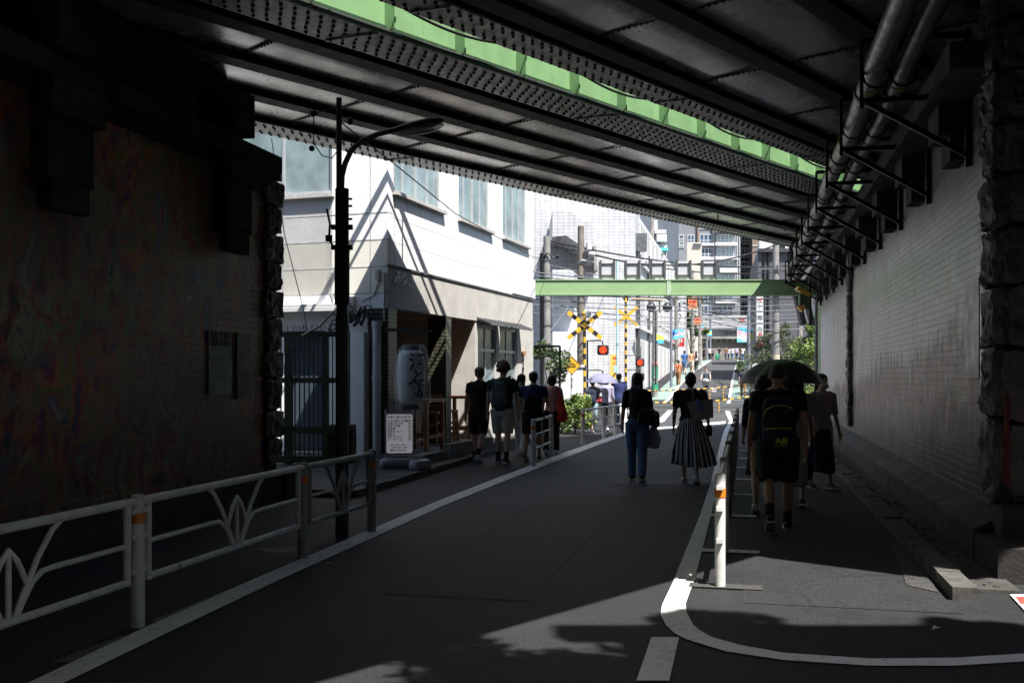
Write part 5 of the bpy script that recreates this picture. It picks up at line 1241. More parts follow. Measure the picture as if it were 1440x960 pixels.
b = MB(); b.cyl((0, .05, 0), (0, .05, .7), .03, 6); obj('post', b, GALV, root)
root = thing('traffic_signal', 'yellow-hooded signal fixed to the far end of the right wall', 'signal', P(1134, 421, 27)); 
b = MB(); b.box((0, 0, .0), (.12, .25, .5)); b.box((-.13, 0, 0), (.14, .2, .3)); obj('housing', b, mat('signal_green_box', (.06, .12, .07), .5), root)
b = MB(); b.bar((-.28, -.05, .3), (.06, -.05, .10), .3, .1); obj('hood', b, YEL, root); b = MB(); b._add([(-.26, -.1, -.18), (.06, -.1, -.16), (-.14, -.1, -.34), (-.26, .1, -.18), (.06, .1, -.16), (-.14, .1, -.34)], [(0, 2, 1), (3, 4, 5), (0, 1, 4, 3), (1, 2, 5, 4), (2, 0, 3, 5)]); obj('hood', b, YEL, root)
b = MB(); b.box((.1, 0, -.1), (.06, .06, 1.2)); obj('mount', b, BLACKM, root)
# gate bars
def gatebar(label, p, q, sag, n, dr=()):
    root_ = thing('crossing_barrier', label, 'barrier', ((p+q)/2)); c = (p+q)/2; bY = MB()
    pts = [p.lerp(q, i/n)-c-Vector((0, 0, sag*4*(i/n)*(1-i/n))) for i in range(n+1)]
    bY.stripes(pts, .035, 7); obj('striped_bar', bY, [BLK, YEL], root_)
    if dr:
        for i in dr:
            bY = MB()
            for k in range(3): bY.cyl(pts[i]-Vector((0, 0, .05+k*.2)), pts[i]-Vector((0, 0, .17+k*.2)), .03, 6)
            bY.cyl(pts[i], pts[i]-Vector((0, 0, .5)), .008, 5); obj('hanging_strap', bY, YEL, root_)
gatebar('near black and yellow crossing barrier hanging across the road', P(893, 565, 42), P(1052, 558, 44), .12, 30, (22,))
gatebar('far black and yellow crossing barrier with short hanging straps', P(885, 549, 52), P(1050, 541, 54), .1, 34, (16, 23, 27))
root = thing('barrier_notice', 'small white notice hanging from the far crossing barrier', 'sign', P(1004, 548, 52.8)); b = MB(); b.box((0, 0, 0), (.24, .02, .2)); obj('plate', b, WHT, root); text('危険', .09, INKR, root, (0, -.015, 0))
# ================================================================ TREES
tree('street_tree', 'dark green street tree on the left behind the orange height signs', 'tree', U(972, 102, 2.4), 7, [(0, 0, 5.2, 1.1), (-.6, .2, 4.2, .9), (.5, 0, 6.4, .9), (.7, .3, 3.6, .7), (-.3, 0, 7.0, .6)], LEAF, 700, .16, 11)
tree('street_tree', 'smaller dull green tree beside the far left kerb', 'tree', U(982, 118, 3.2), 4, [(0, 0, 3.0, .7), (.2, 0, 2.0, .6), (-.3, 0, 3.9, .5)], LEAF2, 500, .15, 12)
tree('tree', 'loose grey-green tree in front of the dark house, right of the cream-wrapped pole', 'tree', U(1108, 56, .3), 4.2, [(0, 0, 1.2, 1.1), (-.5, 0, 2.2, .9), (.5, 0, 2.0, 1.0), (0, .1, 3.1, .7), (-.2, 0, 3.9, .4)], LEAF2, 1500, .05, 13, .06)
tree('shrub', 'grey-green shrub mass left of the cream-wrapped pole', 'shrub', U(1072, 56, .3), 2.5, [(0, 0, 1.2, .9), (-.6, 0, 1.0, .8), (.5, 0, 1.8, .8), (-.2, 0, 2.3, .7), (.2, .1, 3.0, .5)], LEAF2, 1500, .05, 14, .05)
tree('shrub', 'bright yellow-green shrub against the end of the brick wall', 'shrub', U(1136, 42, 0), 2.4, [(0, 0, .8, .7), (0, 0, 1.7, .7), (.2, 0, 2.4, .6), (.1, 0, 3.1, .5), (.3, 0, 3.6, .4)], LEAF3, 1500, .05, 15, .05)
tree('shrub', 'darker green shrub between the second pole and the bright shrub', 'shrub', U(1122, 48, 0), 2.4, [(0, 0, 1.0, .8), (-.4, 0, 2.0, .7), (.4, 0, 2.5, .6), (0, 0, 3.0, .5)], LEAF, 1500, .05, 16, .05)
tree('shrub', 'low dense shrub along the right kerb beyond the round sign', 'shrub', U(1062, 62, .8), 1.4, [(0, 0, .8, .7), (.8, 0, 1.0, .7), (-.2, .5, 1.5, .6), (1.5, .5, 1.2, .7)], LEAF, 1300, .05, 17, .05)
# ================================================================ OVERHEAD WIRES
rg = random.Random(21)
def wire(p, q, sag, r, lab='thin dark overhead wire strung across the crossing area', grp='overhead wires across the crossing'):
    n = 14; b_ = MB(); b_.tube([p.lerp(q, i/n)-Vector((0, 0, sag*4*(i/n)*(1-i/n))) for i in range(n+1)], r, 5)
    o_ = obj('overhead_wire', b_, WIREG if r < .028 else WIREM); tag(o_, lab, 'wire', grp)
WIREG = mat('grey_wire', (.16, .17, .18), .5)
for (u0, v0, y0, u1, v1, y1, sag, r) in [(769, 338, 40, 1125, 372, 60, .5, .035), (769, 342, 40, 1110, 380, 58, .6, .03), (817, 352, 41, 1125, 330, 40, .9, .03), (770, 372, 40, 917, 392, 72, .2, .02),
    (752, 383, 36, 1120, 395, 52, .3, .025), (752, 387, 36, 1090, 405, 52, .35, .02), (745, 412, 38, 1140, 420, 48, .1, .03), (745, 420, 40, 1130, 428, 50, .2, .02), (745, 428, 42, 1140, 436, 52, .15, .025), (769, 432, 42, 1125, 441, 56, .35, .02),
    (800, 437, 44, 1140, 446, 52, .2, .02), (820, 445, 48, 1125, 452, 56, .3, .02), (750, 440, 46, 1125, 452, 60, .25, .02), (860, 452, 50, 1140, 462, 50, .2, .02),
    (984, 415, 100, 1060, 440, 60, .6, .03), (974, 400, 84, 1091, 402, 52, .7, .03), (974, 420, 84, 1053, 430, 60, .3, .025), (917, 410, 72, 1091, 418, 52, .4, .025), (917, 425, 72, 999, 450, 128, .4, .04), (951, 420, 78, 1045, 440, 90, .5, .03), (960, 432, 85, 1050, 448, 80, .3, .03), (974, 440, 84, 1053, 452, 62, .2, .025), (930, 405, 70, 1091, 425, 52, .3, .02), (999, 425, 128, 1053, 455, 60, .5, .03), (984, 445, 100, 1053, 462, 64, .2, .03)]:
    wire(P(u0, v0, y0), P(u1, v1, y1), sag, r)
wire(P(700, 560, 34), P(799, 433, 36), 0, .018, 'straight steel guy wire slanting up to the brown utility pole', 'guy wires'); wire(P(745, 395, 40), P(769, 338, 40), 0, .02, 'short guy wire at the concrete pole by the white house', 'guy wires')
b = MB(); b.tube([Vector((-1.75, 9.87, 4.15)), P(560, 235, 12), P(640, 300, 16), P(750, 362, 24), P(800, 372, 38)], .008, 5); tag(obj('overhead_wire', b, WIREM), 'thin black wire running from the lamp post past the white house', 'wire')
b = MB(); b.tube([P(382, 195, 16), P(400, 330, 16.5), P(428, 440, 16.8), P(440, 520, 16.9)], .008, 5); tag(obj('overhead_wire', b, GALV), 'thin pale wire falling in front of the white side wall to the gate', 'wire')
b = MB(); b.tube([P(425, 472, 16.4), P(450, 458, 16.2), P(470, 437, 16)], .02, 5); tag(obj('green_pipe', b, mat('pale_green_hose', (.28, .36, .26), .5)), 'pale green hose angled over the top of the iron gate', 'hose')
# ================================================================ PEOPLE
SKIN = mat('skin', (.50, .30, .20), .5, 0, .06, 6); SKIN2 = mat('skin_pale', (.62, .41, .30), .5, 0, .06, 6)
HAIRK = mat('black_hair', (.010, .008, .008), .45, 0, .3, 40, .4, 90); HAIRB = mat('brown_hair', (.14, .075, .04), .6, 0, .3, 40, .4, 90); HAIRF = mat('fair_hair', (.24, .16, .09), .6, 0, .25, 40, .4, 90)
def cloth(name, c, rough=.85): return mat(name, c, rough, 0, .14, 5, .25, 120)
C_BLACK = cloth('black_cotton', (.013, .013, .014)); C_DKGREEN = cloth('dark_green_cotton', (.022, .055, .042)); C_KHAKI = cloth('light_khaki', (.50, .46, .40)); C_NAVY = cloth('navy_cotton', (.022, .036, .13))
C_WHITE = cloth('white_cotton', (.75, .75, .77)); C_LGREY = cloth('light_grey_cotton', (.52, .53, .58)); C_PINK = cloth('dusty_pink', (.55, .27, .27)); C_DENIM = cloth('denim', (.08, .16, .30)); C_MAUVE = cloth('mauve_knit', (.46, .34, .39))
C_DNAVY = cloth('dark_navy', (.018, .025, .06)); C_ORG = cloth('orange_cotton', (.70, .22, .10)); C_BLUE = cloth('blue_cotton', (.05, .14, .36)); C_BROWN = cloth('brown_cloth', (.20, .11, .05)); C_LAV = cloth('lavender_cotton', (.42, .40, .56)); C_GREY = cloth('grey_cotton', (.13, .14, .16))
C_PEACH = cloth('peach_cotton', (.72, .36, .22)); SHOEW = mat('white_sneaker', (.80, .80, .80), .5, 0, .05); SHOEK = mat('black_shoe', (.02, .02, .02), .5); SHOEB = mat('brown_shoe', (.07, .035, .025), .5)
MASKP = mat('pink_mask', (.62, .40, .52), .8, 0, .03)
def person(label, loc, rz=0, H=1.7, fem=False, top=C_BLACK, sleeve=.55, bottom='shorts', bmat=C_BLACK, hair='short', hmat=HAIRK, shoe=SHOEK, socks=None,
           legs=((14, 6), (-16, 18)), arms=((-8, 12, 7), (10, 22, 7)), skin=SKIN, vox=.012, wide=1.0, face=False, head_turn=0, lean=2, tuck=False, armpt=None, group=None, skirt=None, seat=False, mask=None, hang=.50, name='person'):
    """walks towards local +Y.  legs/arms: left, right; legs (swing, knee), arms (swing, elbow, spread)"""
    root = thing(name, label, 'person', loc, rz, group); h = H; W = wide
    D = lambda a: R_(a)
    def rod(a, L, p): return p+Vector((0, math.sin(a), -math.cos(a)))*L
    hipz = .52*h; J = {}
    low = 9
    for i, sx in enumerate((-1, 1)):
        a, k = legs[i]; hp = Vector((sx*(.054 if not fem else .05)*h*W, 0, hipz)); kn = rod(D(a), .245*h, hp); an = rod(D(a-k), .235*h, kn)
        fa = D(a-k)*.6 if a-k < 0 else D(a-k)*.5                       # foot pitch follows the shin a little
        if seat: fa = 0
        heel = an+Vector((0, -.03*h, -.035*h)); toe = an+Vector((0, .11*h*math.cos(fa), -.035*h+.11*h*math.sin(fa)*1.2))
        J[i] = (hp, kn, an, heel, toe, fa); low = min(low, heel.z-.008, toe.z-.008)
    dz = Vector((0, 0, -low)) if not seat else Vector((0, 0, 0))
    for i in J: J[i] = tuple(q+dz if isinstance(q, Vector) else q for q in J[i])
    hipz += dz.z; L_ = D(lean)
    def up(z, x=0, y=0): return Vector((x, y+(z)*math.sin(L_), hipz+z*math.cos(L_)))
    k = .92 if fem else 1.03; k *= W
    TZ = [(-.055, .080, .060), (0, .094 if not fem else .102, .066), (.05, .088, .063), (.10, .080 if not fem else .070, .056), (.17, .088 if not fem else .078, .060), (.24, .102 if not fem else .090, .066), (.29, .106 if not fem else .094, .060), (.312, .086, .052), (.330, .056, .044), (.345, .036, .036)]
    def torso(b, infl, z0=-1, z1=1, n=22, fl=0):
        rg = []
        for z, rx, ry in TZ:
            if z0 <= z <= z1: c = up(z*h); rg.append((c.x, c.y, c.z, rx*h*k+infl, ry*h*(.95 if fem else 1)*(W*.5+.5)+infl))
        b.rings(rg, n)
    sh = []; el = []; wr = []; hd_ = []
    for i, sx in enumerate((-1, 1)):
        s, e, ab = arms[i]; p = up(.293*h, sx*(.112 if not fem else .096)*h*W); d = Vector((sx*math.sin(D(ab)), math.sin(D(s)), -math.cos(D(s))*math.cos(D(ab)))).normalized(); q = p+d*.172*h
        d2 = Vector((sx*math.sin(D(ab*.4)), math.sin(D(s+e)), -math.cos(D(s+e)))).normalized()
        if armpt and armpt[i]:
            tgt = Vector(armpt[i])*h; tgt.z = armpt[i][2]*h; v = tgt-p; L1, L2 = .172*h, .15*h; Ld = min(v.length, (L1+L2)*.995); vd = v.normalized()
            ca = (L1*L1+Ld*Ld-L2*L2)/(2*L1*Ld); pole_ = Vector((sx*.5, -.6, -.8)); pole_ = (pole_-vd*pole_.dot(vd)).normalized()
            q = p+vd*L1*ca+pole_*L1*math.sqrt(max(0, 1-ca*ca)); d = (q-p).normalized(); tgt = p+vd*Ld; d2 = (tgt-q).normalized()
        w_ = q+d2*.148*h; sh.append(p); el.append(q); wr.append(w_); hd_.append(d2)
    # --- body
    b = MB(); torso(b, 0)
    nk = up(.315*h); hc = up(.412*h, 0, .008*h); b.tube([nk, up(.36*h, 0, .004*h)], [.036*h*(.88 if fem else 1), .032*h*(.88 if fem else 1)], 12)
    Mh = Matrix.Rotation(D(head_turn), 3, 'Z')
    g = 1.07*h
    def H_(x, y, z): return hc+Mh@Vector((x*g, y*g, z*g))
    b.ell(H_(0, -.004, .016), (.043*g, .053*g, .050*g), 18, 12, Mh); b.ell(H_(0, .010, -.022), (.034*g, .040*g, .042*g), 16, 10, Mh); b.ell(H_(0, .03, -.048), (.018*g, .018*g, .014*g), 10, 6)
    b.ell(H_(0, .053, -.008), (.009*g, .014*g, .014*g), 8, 6); b.ell(H_(-.044, -.002, -.004), (.007*g, .012*g, .018*g), 8, 6); b.ell(H_(.044, -.002, -.004), (.007*g, .012*g, .018*g), 8, 6)
    b.ell(H_(0, .046, -.033), (.014*g, .010*g, .006*g), 8, 6); b.ell(H_(0, .042, .016), (.028*g, .012*g, .008*g), 10, 6)
    f_ = .9 if fem else 1
    for i, sx in enumerate((-1, 1)):
        hp, kn, an, heel, toe, fa = J[i]
        b.tube([hp, hp.lerp(kn, .35), kn.lerp(hp, .15), kn, kn.lerp(an, .3), kn.lerp(an, .7), an], [.056*h*W, .050*h*W, .036*h, .032*h, .035*h*f_, .023*h*f_, .020*h*f_], 12)
        b.tube([an, an.lerp(toe, .35)+Vector((0, 0, -.005*h)), toe], [.02*h, .019*h, .014*h], 10)
        b.ell(sh[i]+Vector((-sx*.01*h, 0, -.005*h)), (.036*h*W, .034*h, .034*h), 10, 8)
        b.tube([sh[i], sh[i].lerp(el[i], .4), el[i]], [.031*h*f_, .028*h*f_, .022*h*f_], 10); b.tube([el[i], el[i].lerp(wr[i], .3), wr[i]], [.022*h*f_, .022*h*f_, .0145*h*f_], 10)
        d2 = hd_[i]; side = Vector((0, 1, 0)); side = (side-d2*side.dot(d2)).normalized(); nrm = d2.cross(side)*(-sx)   # palm faces the thigh
        pw = wr[i]; pc = pw+d2*.032*h; Mx = Matrix((side, nrm, d2)).transposed(); b.ell(pc, (.024*h, .012*h, .034*h), 12, 8, Mx, .8)
        for fi, (off, fl_) in enumerate(((.018, .040), (.006, .046), (-.006, .043), (-.018, .034))):
            f0 = pw+d2*.052*h+side*off*h; f1 = f0+(d2+nrm*.25).normalized()*fl_*.55*h; f2 = f1+(d2+nrm*.9).normalized()*fl_*.5*h
            b.tube([f0-d2*.012*h, f0, f1, f2], [.0056*h, .0056*h, .005*h, .004*h], 7)
        t0 = pw+d2*.016*h+side*.020*h; t1 = t0+(d2+side*.8+nrm*.3).normalized()*.024*h; t2 = t1+(d2+nrm*.4+side*.1).normalized()*.020*h; b.tube([pw+d2*.01*h+side*.008*h, t0, t1, t2], [.007*h, .007*h, .0062*h, .005*h], 7)
    obj('body', remeshed(b, vox*.62 if vox <= .012 else vox*.8, 2), skin, root)
    # --- top
    seed = sum(map(ord, label)) % 97
    b = MB(); torso(b, .014*h/1.7+.004, -.03 if not tuck else .03, .331)
    b.tube([up(.31*h), up(.343*h)], [.055*h, .041*h], 14)
    for i, sx in enumerate((-1, 1)):
        en = sh[i].lerp(el[i], min(1, sleeve/.5 if sleeve < .5 else 1)) if False else None
        tot = sleeve
        if tot <= 1: pts = [sh[i]-Vector((sx*.03*h, 0, -.004*h)), sh[i], sh[i].lerp(el[i], tot)]; rr = [.040*h*W, .038*h*W, .035*h*(1.08 if not fem else .95)]
        else: pts = [sh[i]-Vector((sx*.03*h, 0, 0)), sh[i], el[i], el[i].lerp(wr[i], tot-1)]; rr = [.042*h*W, .040*h*W, .031*h, .026*h]
        b.tube(pts, rr, 12)
    obj('top', remeshed(b, vox, 3, .011, 9, seed), top, root)
    # --- bottom
    if bottom in ('shorts', 'pants'):
        b = MB(); torso(b, .012, -.06, .06); r0 = .075*h*W
        for i in (0, 1):
            hp, kn, an = J[i][:3]
            if bottom == 'shorts': b.tube([hp+Vector((0, 0, .02*h)), hp.lerp(kn, .4), hp.lerp(kn, .92)], [.066*h*W, .062*h*W, .058*h], 14)
            else: b.tube([hp+Vector((0, 0, .02*h)), hp.lerp(kn, .4), kn, kn.lerp(an, .5), an+Vector((0, 0, -.012*h))], [.066*h*W, .060*h, .046*h, .042*h, .040*h], 14)
        obj('shorts' if bottom == 'shorts' else 'trousers', remeshed(b, vox, 3, .010, 8, seed+5), bmat, root)
    elif bottom == 'skirt':
        zt, zb, r0, r1, npl = skirt; b = MB(); n = 132; k_ = 14; vs = []
        for a in range(k_+1):
            t = a/k_; z = hipz+zt*h+(zb*h-(hipz+zt*h))*t; c = up(min(0, 0)); ln = t**.8
            for j in range(n):
                an_ = 2*math.pi*j/n; pl = 1+(.02+.09*t)*math.sin(an_*npl+1.2*math.sin(t*3+j*.05))+.05*t*noise.noise(Vector((math.cos(an_)*2, math.sin(an_)*2, t*3+seed)))
                rx = (r0*.98+(r1-r0)*ln)*h*pl; ry = (r0*.72+(r1-r0)*ln*.95)*h*pl
                vs.append((math.cos(an_)*rx+.03*h*t*math.sin(seed), math.sin(an_)*ry, z+.015*h*t*math.sin(an_*2+1)))
        fs = []; 
        b._add(vs, [(i*n+j, (i+1)*n+j, (i+1)*n+(j+1) % n, i*n+(j+1) % n) for i in range(k_) for j in range(n)], True)
        b._add([vs[j] for j in range(n)], [tuple(range(n))]); b._add([Vector(v_)*1 for v_ in vs[-n:]], [tuple(reversed(range(n)))])
        if isinstance(bmat, (list, tuple)):
            b.m = [(1 if ((q % n)//2) % 2 == 0 else 0) if q < k_*n else 0 for q in range(len(b.f))]
        obj('skirt', b, bmat, root)
    # --- shoes
    for i in (0, 1):
        hp, kn, an, heel, toe, fa = J[i]; b = MB(); ax = (toe-heel).normalized()
        b.tube([heel-ax*.012*h+Vector((0, 0, .012*h)), heel+Vector((0, 0, .016*h)), heel.lerp(toe, .45)+Vector((0, 0, .016*h)), heel.lerp(toe, .85)+Vector((0, 0, .006*h)), toe+ax*.022*h], [(.018*h, .022*h), (.024*h, .028*h), (.025*h, .025*h), (.028*h, .016*h), (.018*h, .010*h)], 12)
        b.tube([an+Vector((0, 0, .0)), an+Vector((0, -.004*h, -.022*h))], [.026*h, .026*h], 10)
        o_ = obj('shoe', remeshed(b, vox*.7, 2), shoe, root)
        if vox <= .013:
            b = MB(); b.tube([heel-ax*.014*h+Vector((0, 0, -.002*h)), heel.lerp(toe, .5)+Vector((0, 0, -.004*h)), toe+ax*.026*h+Vector((0, 0, .001))], [(.026*h, .008*h), (.028*h, .008*h), (.022*h, .007*h)], 12); obj('sole', b, SHOEW if shoe != SHOEW else C_WHITE, o_)
        if socks: b = MB(); b.tube([an.lerp(kn, .30), an.lerp(kn, .1), an], [.028*h*f_, .026*h, .026*h], 12); obj('sock', b, socks, root)
    # --- hair
    b = MB(); fz = 0
    if hair == 'bald': b.ell(H_(0, -.010, .020), (.0445*g, .0525*g, .048*g), 18, 12, Mh); 
    if hair in ('short', 'bun', 'bob', 'long', 'tail'):
        b.ell(H_(0, -.010, .024), (.050*g, .057*g, .049*g), 20, 12, Mh); b.ell(H_(0, -.026, .000), (.046*g, .040*g, .045*g), 16, 10, Mh); fz = .004
    if hair == 'short': b.ell(H_(0, .012, .048), (.042*g, .040*g, .026*g), 12, 8, Mh)
    if hair == 'bun': b.ell(H_(0, -.03, .058), (.026*g, .026*g, .022*g), 12, 8)
    if hair == 'bob': b.ell(H_(0, -.012, -.010), (.056*g, .050*g, .058*g), 18, 12, Mh); b.ell(H_(0, -.028, -.035), (.047*g, .030*g, .035*g), 12, 8, Mh)
    if hair == 'long': b.tube([H_(0, -.03, .02), H_(0, -.042, -.05), up(.30*g, 0, -.07*g), up(.20*g, 0, -.078*g), up(.11*g, .0, -.072*g)], [(.050*g, .030*g), (.052*g, .030*g), (.062*g, .022*g), (.055*g, .020*g), (.022*g, .010*g)], 16)
    if hair == 'tail': b.tube([H_(0, -.05, .0), H_(0.0, -.065, -.03), H_(0.01, -.06, -.09), H_(.02, -.05, -.14)], [.018*g, .02*g, .018*g, .006*g], 10)
    if hair == 'curly':
        rg = random.Random(4); b.ell(H_(0, -.012, .026), (.058*g, .062*g, .056*g), 18, 12, Mh)
        for q in range(130):
            d = Vector((rg.gauss(0, 1), rg.gauss(0, 1)-.25, rg.gauss(0, 1)+.35)).normalized()
            if d.y > .55 and d.z < .35: continue
            if d.z < -.55: continue
            b.ell(H_(d.x*.060, d.y*.062-.012, d.z*.060+.026), [rg.uniform(.010, .017)*g]*3, 7, 5)
    m_ = remeshed(b, vox*.6, 1, fz or .001, 22, seed)
    if face: pass
    obj('hair', m_, hmat if hair != 'bald' else mat('shaved_hair', (.045, .032, .026), .6), root)
    if face:
        for sx in (-1, 1):
            b = MB(); b.ell(H_(sx*.0175, .0475, .004), (.0085*g, .004*g, .0035*g), 8, 6); obj('eye', b, HAIRK, root)
            b = MB(); b.ell(H_(sx*.0185, .0475, .016), (.012*g, .004*g, .0022*g), 8, 5); obj('eyebrow', b, HAIRK, root)
    if mask:
        b = MB(); b.ell(H_(0, .036, -.030), (.034*g, .030*g, .030*g), 16, 10, Mh)
        for sx in (-1, 1): b.bar(H_(sx*.032, .03, -.018), H_(sx*.045, -.002, .002), .003, .003)
        obj('face_mask', b, mask, root)
    root['_j'] = 0; del root['_j']
    info = dict(wr=wr, sh=sh, up=up, H_=H_, hip=hipz, J=J); return root, info
def W_(root, p): return Matrix.Rotation(root.rotation_euler[2], 3, 'Z')@Vector(p)+Vector(root.location)
ADR = ROADZ
def backpack(label, pr, info, H, w_, hh, d_, m_, zc=.20, yoff=-.13, strap=True, name='backpack'):
    loc = W_(pr, info['up'](zc*H, 0, yoff)); root = thing(name, label, 'bag', loc, pr.rotation_euler[2])
    b = MB(); b.ell((0, 0, 0), (w_/2, d_/2, hh/2), 22, 16, e=.42); obj('bag_body', remeshed(b, .012, 2, .006, 9), m_, root)
    b = MB(); b.ell((0, -d_*.42, -hh*.14), (w_*.40, d_*.28, hh*.26), 16, 10, e=.5); obj('pocket', b, m_, root)
    if strap:
        for sx in (-1, 1):
            b = MB(); o_ = Vector((0, -yoff, -zc*H)); b.tube([(sx*w_*.28, d_*.35, hh*.42), Vector((sx*w_*.36, -yoff-.04, .285*H-zc*H+.035)), Vector((sx*w_*.38, -yoff+.06, .275*H-zc*H+.02)), Vector((sx*w_*.42, -yoff+.11, .20*H-zc*H)), Vector((sx*w_*.45, -yoff+.04, .08*H-zc*H)), (sx*w_*.42, d_*.3, -hh*.35)], [(.022, .006)]*6, 8); obj('strap', b, m_, root)
    return root
# ---------- left walking group
p1, i1 = person('person in black T-shirt and black shorts walking away, leftmost of the group by the restaurant', U(674, 18.5), ADR-.1, 1.76, top=C_BLACK, bottom='shorts', bmat=C_BLACK, hair='short', hmat=HAIRF, shoe=SHOEW, socks=C_BLACK, legs=((6, 4), (-14, 20)), arms=((-6, 6, 10), (4, 10, 9)), skin=SKIN2)
b = MB(); b.box(i1['up'](.275*1.76, 0, -.118), (.07, .004, .022)); obj('neck_logo', b, mat('logo_yellow', (.6, .5, .08), .6), p1)
p2, i2 = person('person with big curly hair in dark green T-shirt and pale shorts, walking away', U(707, 18.1), ADR-.05, 1.80, top=C_DKGREEN, bottom='shorts', bmat=C_KHAKI, hair='curly', hmat=HAIRB, shoe=SHOEB, socks=C_BLACK, legs=((8, 6), (-6, 8)), arms=((-4, 8, 11), (2, 10, 8)), skin=SKIN2, wide=1.08)
bp = backpack('grey sling bag with a water bottle on the back of the curly-haired person', p2, i2, 1.8, .22, .46, .12, C_GREY, .17, -.15, False, 'sling_bag')
b = MB(); b.tube([(.06, .05, .2), (.12, .16, .33), (.10, .24, .28)], [(.03, .006)]*3, 8); b.tube([(-.06, .0, -.2), (-.12, .1, -.24), (-.2, .2, -.2)], [(.02, .006)]*3, 8); obj('strap', b, C_GREY, bp)
b = MB(); b.rings([(-.15, -.04, -.15, .034, .034), (-.15, -.04, .02, .034, .034), (-.15, -.04, .05, .016, .016), (-.15, -.04, .075, .016, .016)], 14); tb = thing('water_bottle', 'clear plastic water bottle clipped to the grey sling bag', 'bottle', W_(p2, i2['up'](.17*1.8, 0, -.15)), p2.rotation_euler[2]); obj('bottle_body', b, mat('bottle_plastic', (.55, .60, .64), .15), tb); b = MB(); b.rings([(-.15, -.04, .075, .018, .018), (-.15, -.04, .095, .018, .018)], 12); obj('cap', b, WHT, tb)
p3, i3 = person('person with long dark hair in light grey shirt and white trousers, third in the group', U(733, 20.0), ADR, 1.62, True, top=C_LGREY, sleeve=1.4, bottom='pants', bmat=C_WHITE, hair='long', hmat=HAIRK, shoe=SHOEW, legs=((12, 6), (-12, 16)), skin=SKIN2)
backpack('pale grey backpack on the long-haired person in the group', p3, i3, 1.62, .28, .40, .14, C_LGREY, .14, -.14)
p4, i4 = person('person in navy T-shirt and black shorts behind the short white guard rail', U(752, 18.7)-RQ*.03, ADR, 1.66, top=C_NAVY, bottom='shorts', bmat=C_BLACK, hair='short', hmat=HAIRK, shoe=SHOEK, legs=((-12, 16), (10, 4)), arms=((12, 60, 14), (12, 55, 12)), wide=1.08)
bp = backpack('black sling bag worn across the back of the person in navy', p4, i4, 1.66, .22, .34, .12, C_BLACK, .13, -.15, False, 'sling_bag'); bp.rotation_euler[1] = R_(20)
b = MB(); b.tube([(.03, .04, .15), (.06, .05, .25), (.06, .14, .33)], [(.035, .008)]*3, 8); obj('strap', b, C_BLACK, bp)
p5, i5 = person('person with dark bob hair in dusty pink top and black trousers, rightmost of the group', U(776, 20.3), ADR, 1.60, True, top=C_PINK, sleeve=1.3, bottom='pants', bmat=C_BLACK, hair='bob', hmat=mat('dark_brown_hair', (.03, .014, .012), .5, 0, .3, 40, .4, 90), shoe=SHOEW, legs=((-10, 10), (10, 4)), arms=((4, 25, 8), (0, 50, 12)))
root = thing('shoulder_bag', 'bright red slouchy shoulder bag of the person in dusty pink', 'bag', W_(p5, (.20, -.02, .90)), p5.rotation_euler[2])
b = MB(); b.rings([(0, 0, -.25, .07, .04), (0, 0, -.2, .12, .07), (0, 0, -.05, .13, .08), (-.01, 0, .12, .09, .06), (-.03, 0, .26, .045, .03), (-.05, .0, .38, .03, .02)], 18); obj('bag_body', remeshed(b, .012, 2, .012, 8), mat('red_cloth', (.60, .03, .025), .6, 0, .1), root)
b = MB(); b.tube([(-.05, -.02, .36), (-.09, -.05, .45), (-.11, .02, .49), (-.09, .07, .44), (-.04, .04, .34)], [(.02, .006)]*5, 8); obj('strap', b, mat('red_cloth', (.60, .03, .025)), root)
# ---------- pair under the lavender umbrella
p6, i6 = person('person with dark backpack and denim shorts standing under the lavender umbrella', U(838, 27.6)-RQ*.1, ADR-.1, 1.52, True, top=C_GREY, bottom='shorts', bmat=cloth('pale_denim', (.25, .36, .44)), hair='bun', shoe=SHOEW, vox=.018)
backpack('dark backpack on the shorter person under the lavender umbrella', p6, i6, 1.52, .28, .40, .14, C_DNAVY, .15, -.13)
p7, i7 = person('person in pale lavender blouse and dark trousers holding the lavender umbrella', U(860, 28.3)-RQ*.15, ADR, 1.56, True, top=C_LAV, sleeve=1.5, bottom='pants', bmat=C_BLACK, hair='bob', shoe=SHOEW, vox=.018, armpt=((-.12, .16, .74), None))
p8, i8 = person('person in navy shirt standing beside the far end of the sunlit guard rail', U(884, 30.5)-RQ*.3, ADR, 1.66, top=C_NAVY, bottom='pants', bmat=C_DNAVY, vox=.02)
